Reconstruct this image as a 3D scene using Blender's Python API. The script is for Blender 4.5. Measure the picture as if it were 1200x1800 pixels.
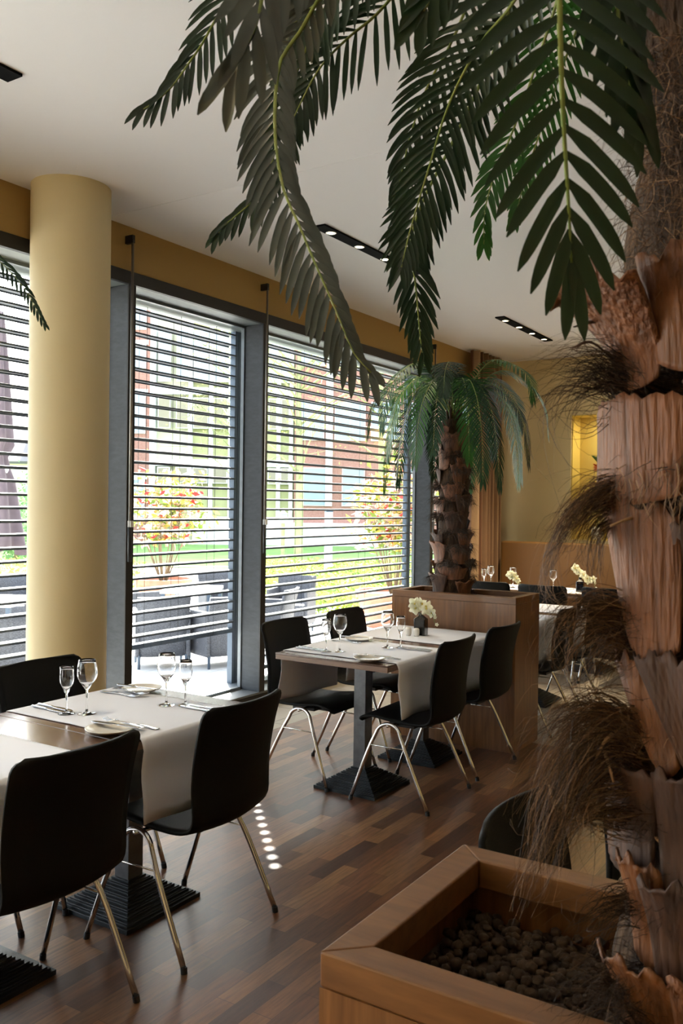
import bpy, bmesh, math, random
from mathutils import Vector, Matrix
PI = math.pi
R = math.radians
for o in list(bpy.data.objects): bpy.data.objects.remove(o)
scn = bpy.context.scene
COL = scn.collection
# ------------------------------------------------------------------ camera
F_PX = 1549.45
RT = Vector((0.53775308, -0.84300707, 0.01267698)); UP = Vector((-0.00127497, 0.01422298, 0.99989804)); FW = Vector((0.84310142, 0.53771441, -0.00657364))
CAMP = Vector((0, 0, 1.55))
cd = bpy.data.cameras.new('camera'); cam = bpy.data.objects.new('camera', cd); COL.objects.link(cam)
cd.sensor_fit = 'VERTICAL'; cd.sensor_height = 36.0; cd.lens = 36.0 * F_PX / 1800.0; cd.clip_start = .05; cd.clip_end = 500
cd.dof.use_dof = True; cd.dof.focus_distance = 4.5; cd.dof.aperture_fstop = 16.0
cam.matrix_world = Matrix(((RT.x, UP.x, -FW.x, 0), (RT.y, UP.y, -FW.y, 0), (RT.z, UP.z, -FW.z, 1.55), (0, 0, 0, 1)))
scn.camera = cam
# ------------------------------------------------------------------ sky, sun, exposure
w = bpy.data.worlds.new('sky'); scn.world = w; w.use_nodes = True
wn = w.node_tree.nodes; wl = w.node_tree.links; wn.clear()
sky = wn.new('ShaderNodeTexSky'); sky.sky_type = 'NISHITA'; sky.sun_disc = False; sky.sun_elevation = R(40); sky.sun_rotation = R(46); sky.air_density = 1.0; sky.dust_density = 3.0
hs = wn.new('ShaderNodeHueSaturation'); hs.inputs['Saturation'].default_value = .45
bg = wn.new('ShaderNodeBackground'); bg.inputs['Strength'].default_value = 0.55
wo = wn.new('ShaderNodeOutputWorld'); wl.new(sky.outputs[0], hs.inputs['Color']); wl.new(hs.outputs[0], bg.inputs[0]); wl.new(bg.outputs[0], wo.inputs[0])
SUN_DIR = Vector((-.722 * math.cos(R(40)), -.692 * math.cos(R(40)), -math.sin(R(40))))
sd = bpy.data.lights.new('sun', 'SUN'); sd.energy = 12.0; sd.angle = R(.4); sd.color = (1, .96, .88)
so = bpy.data.objects.new('sun', sd); COL.objects.link(so); so.rotation_euler = SUN_DIR.to_track_quat('-Z', 'Y').to_euler(); so.location = (8, 12, 14)
vs = scn.view_settings; vs.view_transform = 'Standard'; vs.look = 'None'; vs.gamma = 1.0; vs.use_curve_mapping = False; vs.exposure = 1.6
scn.cycles.max_bounces = 10; scn.cycles.diffuse_bounces = 5; scn.cycles.glossy_bounces = 4; scn.cycles.transmission_bounces = 8; scn.cycles.transparent_max_bounces = 12
scn.cycles.sample_clamp_indirect = 8.0; scn.cycles.caustics_reflective = False; scn.cycles.caustics_refractive = False
def portal(x0, x1, z0, z1, y=4.52):
    l = bpy.data.lights.new('window_portal', 'AREA'); l.shape = 'RECTANGLE'; l.size = x1 - x0; l.size_y = z1 - z0; l.cycles.is_portal = True
    o = bpy.data.objects.new('window_portal', l); COL.objects.link(o); o.location = ((x0 + x1) / 2, y, (z0 + z1) / 2); o.rotation_euler = (-PI / 2, 0, 0)
for a, b in ((-2.9, 1.1), (1.2, 4.0), (4.1, 5.42), (5.5, 8.3), (8.4, 9.8)): portal(a, b, .1, 2.95)

# ------------------------------------------------------------------ helpers
def ray(x, y): return FW + RT * ((x - 600) / F_PX) - UP * ((y - 900) / F_PX)
def at(x, y, d): return CAMP + ray(x, y) * d              # point seen at (x, y) of the photograph, at forward distance d
def ground(x, y, z=0.0):
    v = ray(x, y); return CAMP + v * ((z - 1.55) / v.z)
MATS = {}
def mat(name, color=(.5, .5, .5), rough=.5, metal=0.0, color2=None, scale=8.0, kind='noise', stretch=(1, 1, 1), bump=0.0, bump_scale=None, emit=0.0, coat=0.0, detail=4.0, lo=.35, hi=.65, spec=None, trans=0.0, island=None, rotate=(0, 0, 0), translucent=0.0):
    if name in MATS: return MATS[name]
    m = bpy.data.materials.new(name); m.use_nodes = True; nt = m.node_tree; N = nt.nodes; L = nt.links
    b = N['Principled BSDF']; b.inputs['Base Color'].default_value = (*color, 1); b.inputs['Roughness'].default_value = rough; b.inputs['Metallic'].default_value = metal
    if spec is not None: b.inputs['Specular IOR Level'].default_value = spec
    if coat: b.inputs['Coat Weight'].default_value = coat; b.inputs['Coat Roughness'].default_value = .15
    if trans: b.inputs['Transmission Weight'].default_value = trans; b.inputs['IOR'].default_value = 1.45
    if emit: b.inputs['Emission Color'].default_value = (*color, 1); b.inputs['Emission Strength'].default_value = emit
    tc = N.new('ShaderNodeTexCoord'); mp = N.new('ShaderNodeMapping'); mp.inputs['Scale'].default_value = stretch; mp.inputs['Rotation'].default_value = rotate; L.new(tc.outputs['Object'], mp.inputs[0])
    if color2 is not None or bump:
        if kind == 'wave':
            t = N.new('ShaderNodeTexWave'); t.inputs['Scale'].default_value = scale; t.inputs['Distortion'].default_value = 6; t.inputs['Detail'].default_value = 3; t.inputs['Detail Scale'].default_value = 1.5
        else:
            t = N.new('ShaderNodeTexNoise'); t.inputs['Scale'].default_value = scale; t.inputs['Detail'].default_value = detail; t.inputs['Roughness'].default_value = .6
        L.new(mp.outputs[0], t.inputs['Vector']); fac = t.outputs['Fac']
        if color2 is not None:
            cr = N.new('ShaderNodeValToRGB'); cr.color_ramp.elements[0].position = lo; cr.color_ramp.elements[1].position = hi
            cr.color_ramp.elements[0].color = (*color, 1); cr.color_ramp.elements[1].color = (*color2, 1); L.new(fac, cr.inputs[0]); L.new(cr.outputs[0], b.inputs['Base Color'])
        if bump:
            t2 = t
            if bump_scale:
                t2 = N.new('ShaderNodeTexNoise'); t2.inputs['Scale'].default_value = bump_scale; t2.inputs['Detail'].default_value = 3; L.new(mp.outputs[0], t2.inputs['Vector'])
            bp = N.new('ShaderNodeBump'); bp.inputs['Strength'].default_value = bump; bp.inputs['Distance'].default_value = .01; L.new(t2.outputs['Fac'] if 'Fac' in t2.outputs else t2.outputs[1], bp.inputs['Height']); L.new(bp.outputs[0], b.inputs['Normal'])
    if island:
        g = N.new('ShaderNodeNewGeometry'); cr = N.new('ShaderNodeValToRGB'); cr.color_ramp.interpolation = 'CONSTANT'
        while len(cr.color_ramp.elements) < len(island): cr.color_ramp.elements.new(.5)
        for i, (p, c) in enumerate(island): cr.color_ramp.elements[i].position = p; cr.color_ramp.elements[i].color = (*c, 1)
        L.new(g.outputs['Random Per Island'], cr.inputs[0]); L.new(cr.outputs[0], b.inputs['Base Color'])
    if translucent:
        tr = N.new('ShaderNodeBsdfTranslucent'); mx = N.new('ShaderNodeMixShader'); mx.inputs[0].default_value = translucent
        src = b.inputs['Base Color'].links[0].from_socket if b.inputs['Base Color'].links else None
        if src: L.new(src, tr.inputs[0])
        else: tr.inputs[0].default_value = (*color, 1)
        L.new(b.outputs[0], mx.inputs[1]); L.new(tr.outputs[0], mx.inputs[2]); L.new(mx.outputs[0], N['Material Output'].inputs[0])
    MATS[name] = m; return m
def pane_mat():
    m = bpy.data.materials.new('window_glass'); m.use_nodes = True; N = m.node_tree.nodes; L = m.node_tree.links; N.clear()
    t = N.new('ShaderNodeBsdfTransparent'); t.inputs[0].default_value = (.93, .97, .95, 1); g = N.new('ShaderNodeBsdfGlossy'); g.inputs['Roughness'].default_value = .01
    fr = N.new('ShaderNodeFresnel'); fr.inputs[0].default_value = 1.35; mx = N.new('ShaderNodeMixShader'); o = N.new('ShaderNodeOutputMaterial')
    L.new(fr.outputs[0], mx.inputs[0]); L.new(t.outputs[0], mx.inputs[1]); L.new(g.outputs[0], mx.inputs[2]); L.new(mx.outputs[0], o.inputs[0]); return m
def floor_mat(name, bw, bh, c1, c2, mortar, msize, rough, rotz=0.0, offset=.5, grain=True, contrast=None, coat=0.0):
    m = bpy.data.materials.new(name); m.use_nodes = True; N = m.node_tree.nodes; L = m.node_tree.links; b = N['Principled BSDF']
    tc = N.new('ShaderNodeTexCoord'); mp = N.new('ShaderNodeMapping'); mp.inputs['Rotation'].default_value = (0, 0, rotz); L.new(tc.outputs['Object'], mp.inputs[0])
    br = N.new('ShaderNodeTexBrick'); br.offset = offset; br.inputs['Scale'].default_value = 1; br.inputs['Brick Width'].default_value = bw; br.inputs['Row Height'].default_value = bh
    br.inputs['Mortar Size'].default_value = msize; br.inputs['Mortar Smooth'].default_value = .1; br.inputs['Color1'].default_value = (0, 0, 0, 1); br.inputs['Color2'].default_value = (1, 1, 1, 1); br.inputs['Mortar'].default_value = (.5, .5, .5, 1)
    L.new(mp.outputs[0], br.inputs[0])
    cr = N.new('ShaderNodeValToRGB'); els = cr.color_ramp.elements
    cols = contrast or [c1, c2]
    while len(els) < len(cols): els.new(.5)
    for i, c in enumerate(cols): els[i].position = i / (len(cols) - 1) ; els[i].color = (*c, 1)
    L.new(br.outputs['Color'], cr.inputs[0]); out = cr.outputs[0]
    if grain:
        n = N.new('ShaderNodeTexNoise'); n.inputs['Scale'].default_value = 9; n.inputs['Detail'].default_value = 6; mp2 = N.new('ShaderNodeMapping'); mp2.inputs['Scale'].default_value = (1, 9, 1); L.new(mp.outputs[0], mp2.inputs[0]); L.new(mp2.outputs[0], n.inputs[0])
        r2 = N.new('ShaderNodeValToRGB'); r2.color_ramp.elements[0].position = .3; r2.color_ramp.elements[1].position = .7; r2.color_ramp.elements[0].color = (.6, .6, .6, 1); r2.color_ramp.elements[1].color = (1.15, 1.15, 1.15, 1); L.new(n.outputs['Fac'], r2.inputs[0])
        mu = N.new('ShaderNodeMixRGB'); mu.blend_type = 'MULTIPLY'; mu.inputs[0].default_value = 1; L.new(out, mu.inputs[1]); L.new(r2.outputs[0], mu.inputs[2]); out = mu.outputs[0]
    mm = N.new('ShaderNodeMixRGB'); mm.inputs[2].default_value = (*mortar, 1); L.new(br.outputs['Fac'], mm.inputs[0]); L.new(out, mm.inputs[1]); L.new(mm.outputs[0], b.inputs['Base Color'])
    b.inputs['Roughness'].default_value = rough
    nr = N.new('ShaderNodeTexNoise'); nr.inputs['Scale'].default_value = 2.5; nr.inputs['Detail'].default_value = 4; L.new(tc.outputs['Object'], nr.inputs[0])
    mr = N.new('ShaderNodeMapRange'); mr.inputs['To Min'].default_value = rough - .07; mr.inputs['To Max'].default_value = rough + .12; 
    if coat: b.inputs['Coat Weight'].default_value = coat; b.inputs['Coat Roughness'].default_value = .25
    MATS[name] = m; return m

class MB:
    def __init__(s): s.v = []; s.f = []
    def box(s, x0, x1, y0, y1, z0, z1, m=None):
        n = len(s.v); P = [Vector((x, y, z)) for z in (z0, z1) for y in (y0, y1) for x in (x0, x1)]
        if m is not None: P = [m @ p for p in P]
        s.v += P; s.f += [tuple(n + i for i in q) for q in ((0, 2, 3, 1), (4, 5, 7, 6), (0, 1, 5, 4), (2, 6, 7, 3), (0, 4, 6, 2), (1, 3, 7, 5))]; return s
    def tube(s, pts, rad, n=8, cap=True, flat=1.0):
        pts = [Vector(p) for p in pts]; K = len(pts)
        if not hasattr(rad, '__len__'): rad = [rad] * K
        base = len(s.v); ref = None
        for i, p in enumerate(pts):
            t = (pts[min(i + 1, K - 1)] - pts[max(i - 1, 0)])
            t = t.normalized() if t.length > 1e-9 else Vector((0, 0, 1))
            if ref is None: ref = t.orthogonal().normalized()
            ref = (ref - t * ref.dot(t)); ref = ref.normalized() if ref.length > 1e-6 else t.orthogonal().normalized()
            bn = t.cross(ref)
            for k in range(n):
                a = 2 * PI * k / n; s.v.append(p + (ref * math.cos(a) + bn * math.sin(a) * flat) * rad[i])
        for i in range(K - 1):
            for k in range(n):
                a = base + i * n + k; b = base + i * n + (k + 1) % n; s.f.append((a, b, b + n, a + n))
        if cap: s.f.append(tuple(base + k for k in reversed(range(n)))); s.f.append(tuple(base + (K - 1) * n + k for k in range(n)))
        return s
    def lathe(s, prof, n=24, c=(0, 0, 0), closed=False):
        base = len(s.v); c = Vector(c); K = len(prof)
        for r, z in prof:
            for k in range(n):
                a = 2 * PI * k / n; s.v.append(c + Vector((r * math.cos(a), r * math.sin(a), z)))
        for i in range(K if closed else K - 1):
            j = (i + 1) % K
            for k in range(n):
                s.f.append((base + i * n + k, base + i * n + (k + 1) % n, base + j * n + (k + 1) % n, base + j * n + k))
        return s
    def grid(s, fn, nu, nv):
        base = len(s.v)
        for j in range(nv + 1):
            for i in range(nu + 1): s.v.append(Vector(fn(i / nu, j / nv)))
        for j in range(nv):
            for i in range(nu):
                a = base + j * (nu + 1) + i; s.f.append((a, a + 1, a + nu + 2, a + nu + 1))
        return s
    def ngon(s, pts):
        b = len(s.v); s.v += [Vector(p) for p in pts]; s.f.append(tuple(range(b, b + len(pts)))); return s
    def prism(s, pts, h):                                  # pts in xy (ccw), extruded along z
        b = len(s.v); n = len(pts); s.v += [Vector((p[0], p[1], h[0])) for p in pts] + [Vector((p[0], p[1], h[1])) for p in pts]
        s.f.append(tuple(range(b + n - 1, b - 1, -1))); s.f.append(tuple(range(b + n, b + 2 * n)))
        for i in range(n): j = (i + 1) % n; s.f.append((b + i, b + j, b + n + j, b + n + i))
        return s
    def build(s, name, m, parent=None, smooth=False, bevel=0.0, solid=0.0, kind=None, weld=False, loc=None, auto=False):
        me = bpy.data.meshes.new(name); me.from_pydata([tuple(p) for p in s.v], [], s.f)
        if weld:
            bm = bmesh.new(); bm.from_mesh(me); bmesh.ops.remove_doubles(bm, verts=bm.verts, dist=1e-5); bmesh.ops.recalc_face_normals(bm, faces=bm.faces); bm.to_mesh(me); bm.free()
        me.materials.append(m if not isinstance(m, str) else MATS[m]); me.update()
        if smooth: me.polygons.foreach_set('use_smooth', [True] * len(me.polygons))
        o = bpy.data.objects.new(name, me); COL.objects.link(o)
        if parent: o.parent = parent
        if loc: o.location = loc
        if solid: md = o.modifiers.new('solid', 'SOLIDIFY'); md.thickness = solid; md.offset = 0
        if bevel: md = o.modifiers.new('bevel', 'BEVEL'); md.width = bevel; md.segments = 2; md.limit_method = 'ANGLE'
        if kind: o['kind'] = kind
        return o
def tag(o, label, cat, group=None, kind=None):
    o['label'] = label; o['category'] = cat
    if group: o['group'] = group
    if kind: o['kind'] = kind
    return o
def thing(name, label, cat, loc=(0, 0, 0), rz=0.0, group=None):
    o = bpy.data.objects.new(name, None); COL.objects.link(o); o.location = loc; o.rotation_euler = (0, 0, rz); o.empty_display_size = .1
    return tag(o, label, cat, group)
def dup(src, loc, rz=0.0, label=None, group=None):
    def rec(o, par):
        c = o.copy(); COL.objects.link(c)
        if par: c.parent = par
        for ch in KIDS[o.name]: rec(ch, c)
        return c
    if not KIDS: pass
    r = rec(src, None); r.location = loc; r.rotation_euler = (0, 0, rz)
    if label: r['label'] = label
    if group: r['group'] = group
    return r
class Kids(dict):
    def __missing__(self, k):
        v = list(bpy.data.objects[k].children); self[k] = v; return v
KIDS = Kids()
def rounded(w, d, r, n=4):
    P = []
    for cx, cy, a0 in ((w - r, d - r, 0), (-w + r, d - r, 90), (-w + r, -d + r, 180), (w - r, -d + r, 270)):
        for k in range(n + 1): a = R(a0 + 90 * k / n); P.append((cx + r * math.cos(a), cy + r * math.sin(a)))
    return P
def spline(pts, n):
    P = [Vector(p) for p in pts]; P = [P[0] * 2 - P[1]] + P + [P[-1] * 2 - P[-2]]; out = []; K = len(P) - 3
    for i in range(n + 1):
        t = i / n * K; k = min(int(t), K - 1); t -= k; a, b, c, d = P[k:k + 4]
        out.append(.5 * ((2 * b) + (c - a) * t + (2 * a - 5 * b + 4 * c - d) * t * t + (3 * b - a - 3 * c + d) * t ** 3))
    return out

# ------------------------------------------------------------------ materials
mat('cream_paint', (.66, .53, .28), .75, bump=.05, bump_scale=60)
mat('cream_paint_shaded', (.42, .27, .088), .75, bump=.04, bump_scale=60)  # same cream as the column, with the window wall's shade painted in
mat('column_paint', (.66, .55, .32), .65, bump=.03, bump_scale=80)
mat('niche_paint', (.62, .48, .14), .7)
mat('ceiling_paint', (.85, .83, .82), .85, bump=.03, bump_scale=90)
mat('fin_metal', (.042, .048, .057), .6, .1, color2=(.058, .065, .076), scale=14, stretch=(1, 1, 3))
mat('frame_dark', (.018, .016, .016), .5)
mat('soffit', (.30, .34, .34), .45)  # pale grey: daylight on the underside is put into the colour
mat('sill_metal', (.16, .18, .20), .35, .3)
mat('slat_metal', (.15, .16, .175), .5, .0)
mat('slat_lip_shaded', (.03, .037, .048), .5, .2)  # edges darker than the slats, shade of the room side put into the colour
mat('rail_dark', (.06, .085, .12), .4, .3)
mat('black_shell', (.0028, .0028, .0028), .62, bump=.12, bump_scale=300, spec=.22)
mat('chrome', (.72, .71, .69), .12, 1.0)
mat('black_plastic', (.012, .012, .013), .45)
mat('cast_iron', (.018, .021, .024), .42, .4, bump=.08, bump_scale=120)
mat('post_metal', (.10, .10, .105), .38, .6, color2=(.14, .14, .145), scale=20)
mat('table_wood', (.09, .045, .026), .24, color2=(.15, .082, .05), scale=5, stretch=(1, 14, 1), coat=.35)
mat('edge_wood', (.22, .13, .085), .4, color2=(.30, .19, .13), scale=6, stretch=(14, 1, 20))
mat('linen', (.80, .83, .91), .85, bump=.15, bump_scale=500)
mat('porcelain', (.80, .77, .70), .18, coat=.3)
mat('steel', (.62, .62, .63), .18, 1.0)
mat('wineglass', (1, 1, 1), .0, trans=1.0)
mat('gloss_black', (.004, .005, .009), .08, coat=.6)
mat('orchid', (.86, .85, .58), .55, color2=(.93, .93, .82), scale=30, translucent=.3)
mat('orchid_center', (.55, .45, .08), .5)
mat('stem_green', (.12, .20, .03), .5)
mat('planter_wood', (.13, .050, .014), .38, color2=(.24, .105, .034), scale=7, stretch=(9, 9, .5), lo=.3, hi=.7, coat=.15)
mat('rim_wood', (.13, .052, .015), .38, color2=(.22, .095, .030), scale=5, stretch=(10, 1.2, 10), lo=.3, hi=.7, coat=.15)
mat('planter_inside', (.05, .022, .010), .6)
mat('pebble', (.022, .012, .006), .9, color2=(.065, .036, .017), scale=30, bump=.4, bump_scale=60)
mat('frond_dark', (.004, .019, .006), .42, color2=(.009, .034, .010), scale=3, translucent=.15, coat=.1)  # dark green, with the shade of backlit front fronds put into the colour
mat('frond_green', (.016, .080, .010), .4, color2=(.035, .14, .018), scale=4, translucent=.25, coat=.15)
mat('frond_bluish', (.008, .045, .016), .55, color2=(.02, .075, .032), scale=4, translucent=.2)
mat('frond_grey', (.05, .062, .052), .27, color2=(.09, .105, .09), scale=6, translucent=.15, coat=.4)  # greyish sheen of the glossy undersides put into the leaf colour
mat('rachis', (.16, .24, .045), .45, color2=(.26, .30, .08), scale=20)
mat('bark', (.065, .023, .008), .62, color2=(.25, .094, .034), scale=7, stretch=(9, 9, 1.0), bump=.8, bump_scale=14, lo=.28, hi=.72)
mat('bark_orange', (.07, .022, .006), .55, color2=(.22, .080, .022), scale=4, stretch=(12, 12, 1.0), bump=.5, bump_scale=9, lo=.3, hi=.7)
mat('bark_dark', (.028, .012, .007), .65, color2=(.085, .037, .020), scale=5, stretch=(8, 8, 1), bump=.5, bump_scale=9)
mat('bark_brown', (.08, .032, .016), .62, color2=(.24, .10, .05), scale=4, stretch=(9, 9, 1.0), bump=.5, bump_scale=9)
mat('core_fibre', (.020, .010, .005), .95, color2=(.07, .035, .015), scale=16, stretch=(3, 3, 1), bump=1.0, bump_scale=40)
mat('fibre', (.16, .09, .045), .6, island=[(0, (.035, .018, .008)), (.3, (.085, .042, .018)), (.6, (.16, .084, .036)), (.85, (.28, .16, .075))])
mat('fibre_dark', (.04, .022, .012), .7, island=[(0, (.018, .010, .006)), (.4, (.04, .022, .012)), (.8, (.10, .055, .03))])
mat('bench_leather', (.17, .078, .014), .5, bump=.06, bump_scale=150)
mat('black_box', (.003, .003, .003), .9, spec=.1)
mat('lamp_glow', (1.0, .86, .52), .5, emit=9.0)
mat('lamp_ring', (.75, .72, .65), .25, .8)
mat('cord', (.02, .02, .02), .6)
mat('rod_metal', (.30, .28, .25), .35, .8)
mat('white_plastic', (.8, .8, .8), .4)
mat('patio', (.58, .57, .55), .85, color2=(.66, .65, .63), scale=3)
mat('lawn', (.13, .26, .06), .9, color2=(.20, .36, .09), scale=1.2, bump=.3, bump_scale=30)
mat('gravel_path', (.50, .47, .42), .9, color2=(.62, .58, .52), scale=12)
mat('terracotta', (.50, .20, .12), .75, color2=(.58, .26, .17), scale=5)
mat('soil', (.05, .03, .02), .95)
mat('rattan', (.055, .058, .068), .55, color2=(.12, .125, .145), scale=60, stretch=(1, 1, 4), bump=.6, bump_scale=160, lo=.45, hi=.55)
mat('steel_table', (.68, .68, .67), .3, .3)
mat('parasol_cloth', (.085, .06, .07), .85, color2=(.12, .09, .10), scale=3)
mat('twig', (.20, .15, .09), .8)
mat('tree_bark', (.22, .24, .12), .85, color2=(.30, .31, .17), scale=6, bump=.3)
mat('tree_leaf', (.25, .32, .08), .7, island=[(0, (.28, .34, .08)), (.5, (.42, .46, .14)), (.8, (.20, .26, .07))], translucent=.3)
mat('shrub_leaf', (.5, .5, .1), .55, island=[(0, (.50, .035, .03)), (.09, (.66, .50, .36)), (.42, (.48, .42, .08)), (.60, (.66, .50, .42)), (.70, (.16, .24, .035)), (.93, (.55, .25, .06))], translucent=.35)
mat('ground_leaf', (.4, .5, .1), .7, island=[(0, (.28, .36, .07)), (.4, (.42, .46, .14)), (.75, (.13, .22, .04))], translucent=.3)
mat('bush_leaf', (.1, .2, .08), .7, island=[(0, (.10, .22, .08)), (.5, (.18, .32, .12))], translucent=.2)
mat('brick', (.30, .145, .12), .85, color2=(.37, .20, .165), scale=12)
mat('render_cream', (.52, .50, .38), .85)
mat('render_green', (.34, .34, .17), .85, color2=(.38, .38, .20), scale=1)
mat('render_white', (.74, .76, .78), .7)
mat('house_glass', (.26, .34, .42), .12, .0, coat=.5)
mat('shade_brown', (.26, .23, .17), .6)
mat('blue_white', (.55, .66, .80), .4)
mat('lamp_green', (.35, .62, .52), .4)
mat('red_flower', (.60, .10, .03), .5, color2=(.75, .22, .05), scale=30)
mat('leaf_plain', (.05, .14, .03), .5)
mat('roof_dark', (.10, .10, .11), .7)
mat('curtain_a', (.42, .27, .15), .85, color2=(.15, .065, .03), scale=4.2, stretch=(3.2, 0, 0), lo=.47, hi=.52, detail=1)
PANE = pane_mat()
WOODF = floor_mat('parquet', .46, .072, (0, 0, 0), (1, 1, 1), (.035, .017, .010), (.0009), .34, contrast=[(.060, .022, .011), (.13, .052, .022), (.19, .080, .033), (.27, .125, .050), (.095, .038, .018), (.29, .145, .058)], coat=.0, offset=.37)
TILEF = floor_mat('floor_tile_stone', .42, .42, (0, 0, 0), (1, 1, 1), (.06, .05, .04), .004, .34, grain=False, contrast=[(.30, .26, .20), (.36, .31, .24), (.33, .29, .22)], offset=0)

def struct(mb, name, m, **k): return mb.build(name, m, kind='structure', **k)
# ------------------------------------------------------------------ room shell
YW = 4.2; ZC = 3.32; XB = 10.1; XL = -3.0; YR = -4.6
struct(MB().box(XL, 5.6, YR, 3.65, -.06, 0), 'floor', WOODF)
struct(MB().box(5.6, XB, YR, 3.65, -.06, 0).box(XL, XB, 3.652, YW + .02, -.06, 0), 'floor_tiles', TILEF)
struct(MB().box(XL, 3.815, YR, YW + .3, ZC, ZC + .1).box(3.819, XB + .4, YR, YW + .3, ZC, ZC + .1), 'ceiling', 'ceiling_paint')
struct(MB().box(XL, XB, YW, YW + .28, 3.04, ZC), 'wall_left', 'cream_paint_shaded')
struct(MB().box(9.82, XB, YW, YW + .28, 0, 3.04).box(XL, -2.9, YW, YW + .28, 0, 3.04), 'wall_left_end', 'cream_paint_shaded')
# back wall around its niche
NY0, NY1, NZ0, NZ1 = 2.15, 3.28, 1.19, 2.645
struct(MB().box(XB, XB + .35, NY1, YW + .3, 0, ZC).box(XB, XB + .35, YR, NY0, 0, ZC).box(XB, XB + .35, NY0, NY1, 0, NZ0).box(XB, XB + .35, NY0, NY1, NZ1, ZC), 'wall_back', 'cream_paint')
struct(MB().box(XB + .3, XB + .35, NY0, NY1, NZ0, NZ1).box(XB + .02, XB + .3, NY1 - .012, NY1 - .002, NZ0, NZ1).box(XB + .02, XB + .3, NY0 + .002, NY0 + .012, NZ0, NZ1).box(XB + .02, XB + .3, NY0, NY1, NZ0 + .001, NZ0 + .01).box(XB + .02, XB + .3, NY0, NY1, NZ1 - .01, NZ1 - .001), 'wall_back_niche', 'niche_paint')
struct(MB().box(XL - .1, XL, YR, YW + .3, 0, ZC), 'wall_front', 'cream_paint')
struct(MB().box(XL, XB + .35, YR - .1, YR, 0, ZC), 'wall_right', 'cream_paint')
struct(MB().lathe([(.218, 0), (.218, ZC)], 64, (3.365, 3.975, 0)), 'column', 'column_paint', smooth=True)
struct(MB().box(XL, 9.82, YW - .012, YW + .02, 2.955, 3.035).box(XL, 9.82, YW + .02, YW + .30, 3.0, 3.04), 'trim_1', 'frame_dark')
struct(MB().box(XL, 9.82, YW + .02, YW + .44, 2.955, 3.0), 'trim_2', 'soffit')
struct(MB().box(XL, 9.82, YW, YW + .03, 0, .085), 'trim_3', 'frame_dark')  # sill face, its shade put in with the dark frame colour
struct(MB().box(XL, 9.82, YW - .005, YW + .45, .085, .10), 'trim_4', 'sill_metal')

# ------------------------------------------------------------------ windows with deep metal fins, glass, outside blinds
FINS = [1.10, 4.05, 5.458, 8.35, 9.79]
def window(idx, x0, x1):
    r = bpy.data.objects.new('window_%d' % idx, None); COL.objects.link(r); r.location = (x0, YW, 0); r['kind'] = 'structure'
    W_ = x1 - x0
    MB().box(-.03, .03, .006, .20, .10, 2.955).build('window_fin', 'fin_metal', r, bevel=.003)
    MB().box(-.032, .032, -.004, .006, .10, 2.955).build('fin_cover', 'frame_dark', r)
    f = MB().box(.03, .042, .18, .21, .10, 2.955).box(W_ - .040, W_ - .03, .18, .21, .10, 2.955).box(.04, W_ - .04, .18, .21, .10, .12).box(.04, W_ - .04, .18, .21, 2.935, 2.955)
    f.build('window_frame', 'sill_metal', r)
    MB().ngon([(.04, .195, .12), (W_ - .04, .195, .12), (W_ - .04, .195, 2.935), (.04, .195, 2.935)]).build('pane', PANE, r)
    return r
window(0, -2.87, 1.10); window(1, 1.10, 4.05); window(2, 4.05, 5.458); window(3, 5.458, 8.35); window(4, 8.35, 9.79)
struct(MB().box(9.76, 9.82, YW + .006, YW + .20, .10, 2.955), 'window_5_fin', 'fin_metal')
HOLE_X = 5.487; YB = 4.60; SP = .0825
def blind(x0, x1, zbot, label, cords, hole=None):
    r = thing('venetian_blind', label, 'blind', (x0, YB, 0), 0, 'outside venetian blinds in front of the windows'); W_ = x1 - x0; m = MB(); z = 2.925; hw = .042
    def slat(a, b, y0, y1, z):
        def pt(u, v):
            y = y0 + (y1 - y0) * v; return (a + (b - a) * u, y, z - .006 * (y / hw) ** 2)
        m.grid(pt, 1, 4)
    lip = MB()
    while z > zbot + .05:
        if hole is not None:
            h = hole - x0; slat(.01, h - .017, -hw, hw, z); slat(h + .017, W_ - .01, -hw, hw, z); slat(h - .017, h + .017, -hw, -.015, z); slat(h - .017, h + .017, .015, hw, z)
        else: slat(.01, W_ - .01, -hw, hw, z)
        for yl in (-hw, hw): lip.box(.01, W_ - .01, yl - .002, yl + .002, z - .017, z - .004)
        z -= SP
    sl = m.build('slats', 'slat_metal', r, solid=.003, smooth=False); lip.build('slat_edges', 'slat_lip_shaded', sl)
    MB().box(.005, W_ - .005, -.035, .035, zbot - .012, zbot + .02).build('bottom_rail', 'rail_dark', r)
    c = MB()
    for cx in cords:
        for dy in (-.038, .038): MB().tube([(cx - x0, dy, zbot), (cx - x0, dy, 2.95)], .0016, 4).build('ladder_cord', 'cord', r)
    for nm, a, b in (('guide_rail', -.035, .0), ('guide_rail', W_, W_ + .035)): MB().box(a, b, -.02, .03, .10, 2.955).build(nm, 'rail_dark', r)
    return r
blind(-2.85, 1.08, 2.45, 'unseen grey slatted blind drawn up to let in more light, left of the column', [-1.5, .2])  # unseen blind, raised so that more daylight reaches the ceiling
blind(1.18, 4.08, .43, 'grey slatted blind behind the cream column and folded parasol', [1.9, 3.0])
blind(4.17, 5.555, .53, 'narrow grey slatted blind raised off the ground beside the column', [4.55, 4.90, 5.30], HOLE_X)
blind(5.63, 8.505, .17, 'wide grey slatted blind behind the laid table and black chairs', [6.5, 7.6])
blind(8.59, 9.78, .17, 'grey slatted blind behind the shaggy trunk of the smaller palm', [9.0, 9.5])
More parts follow.
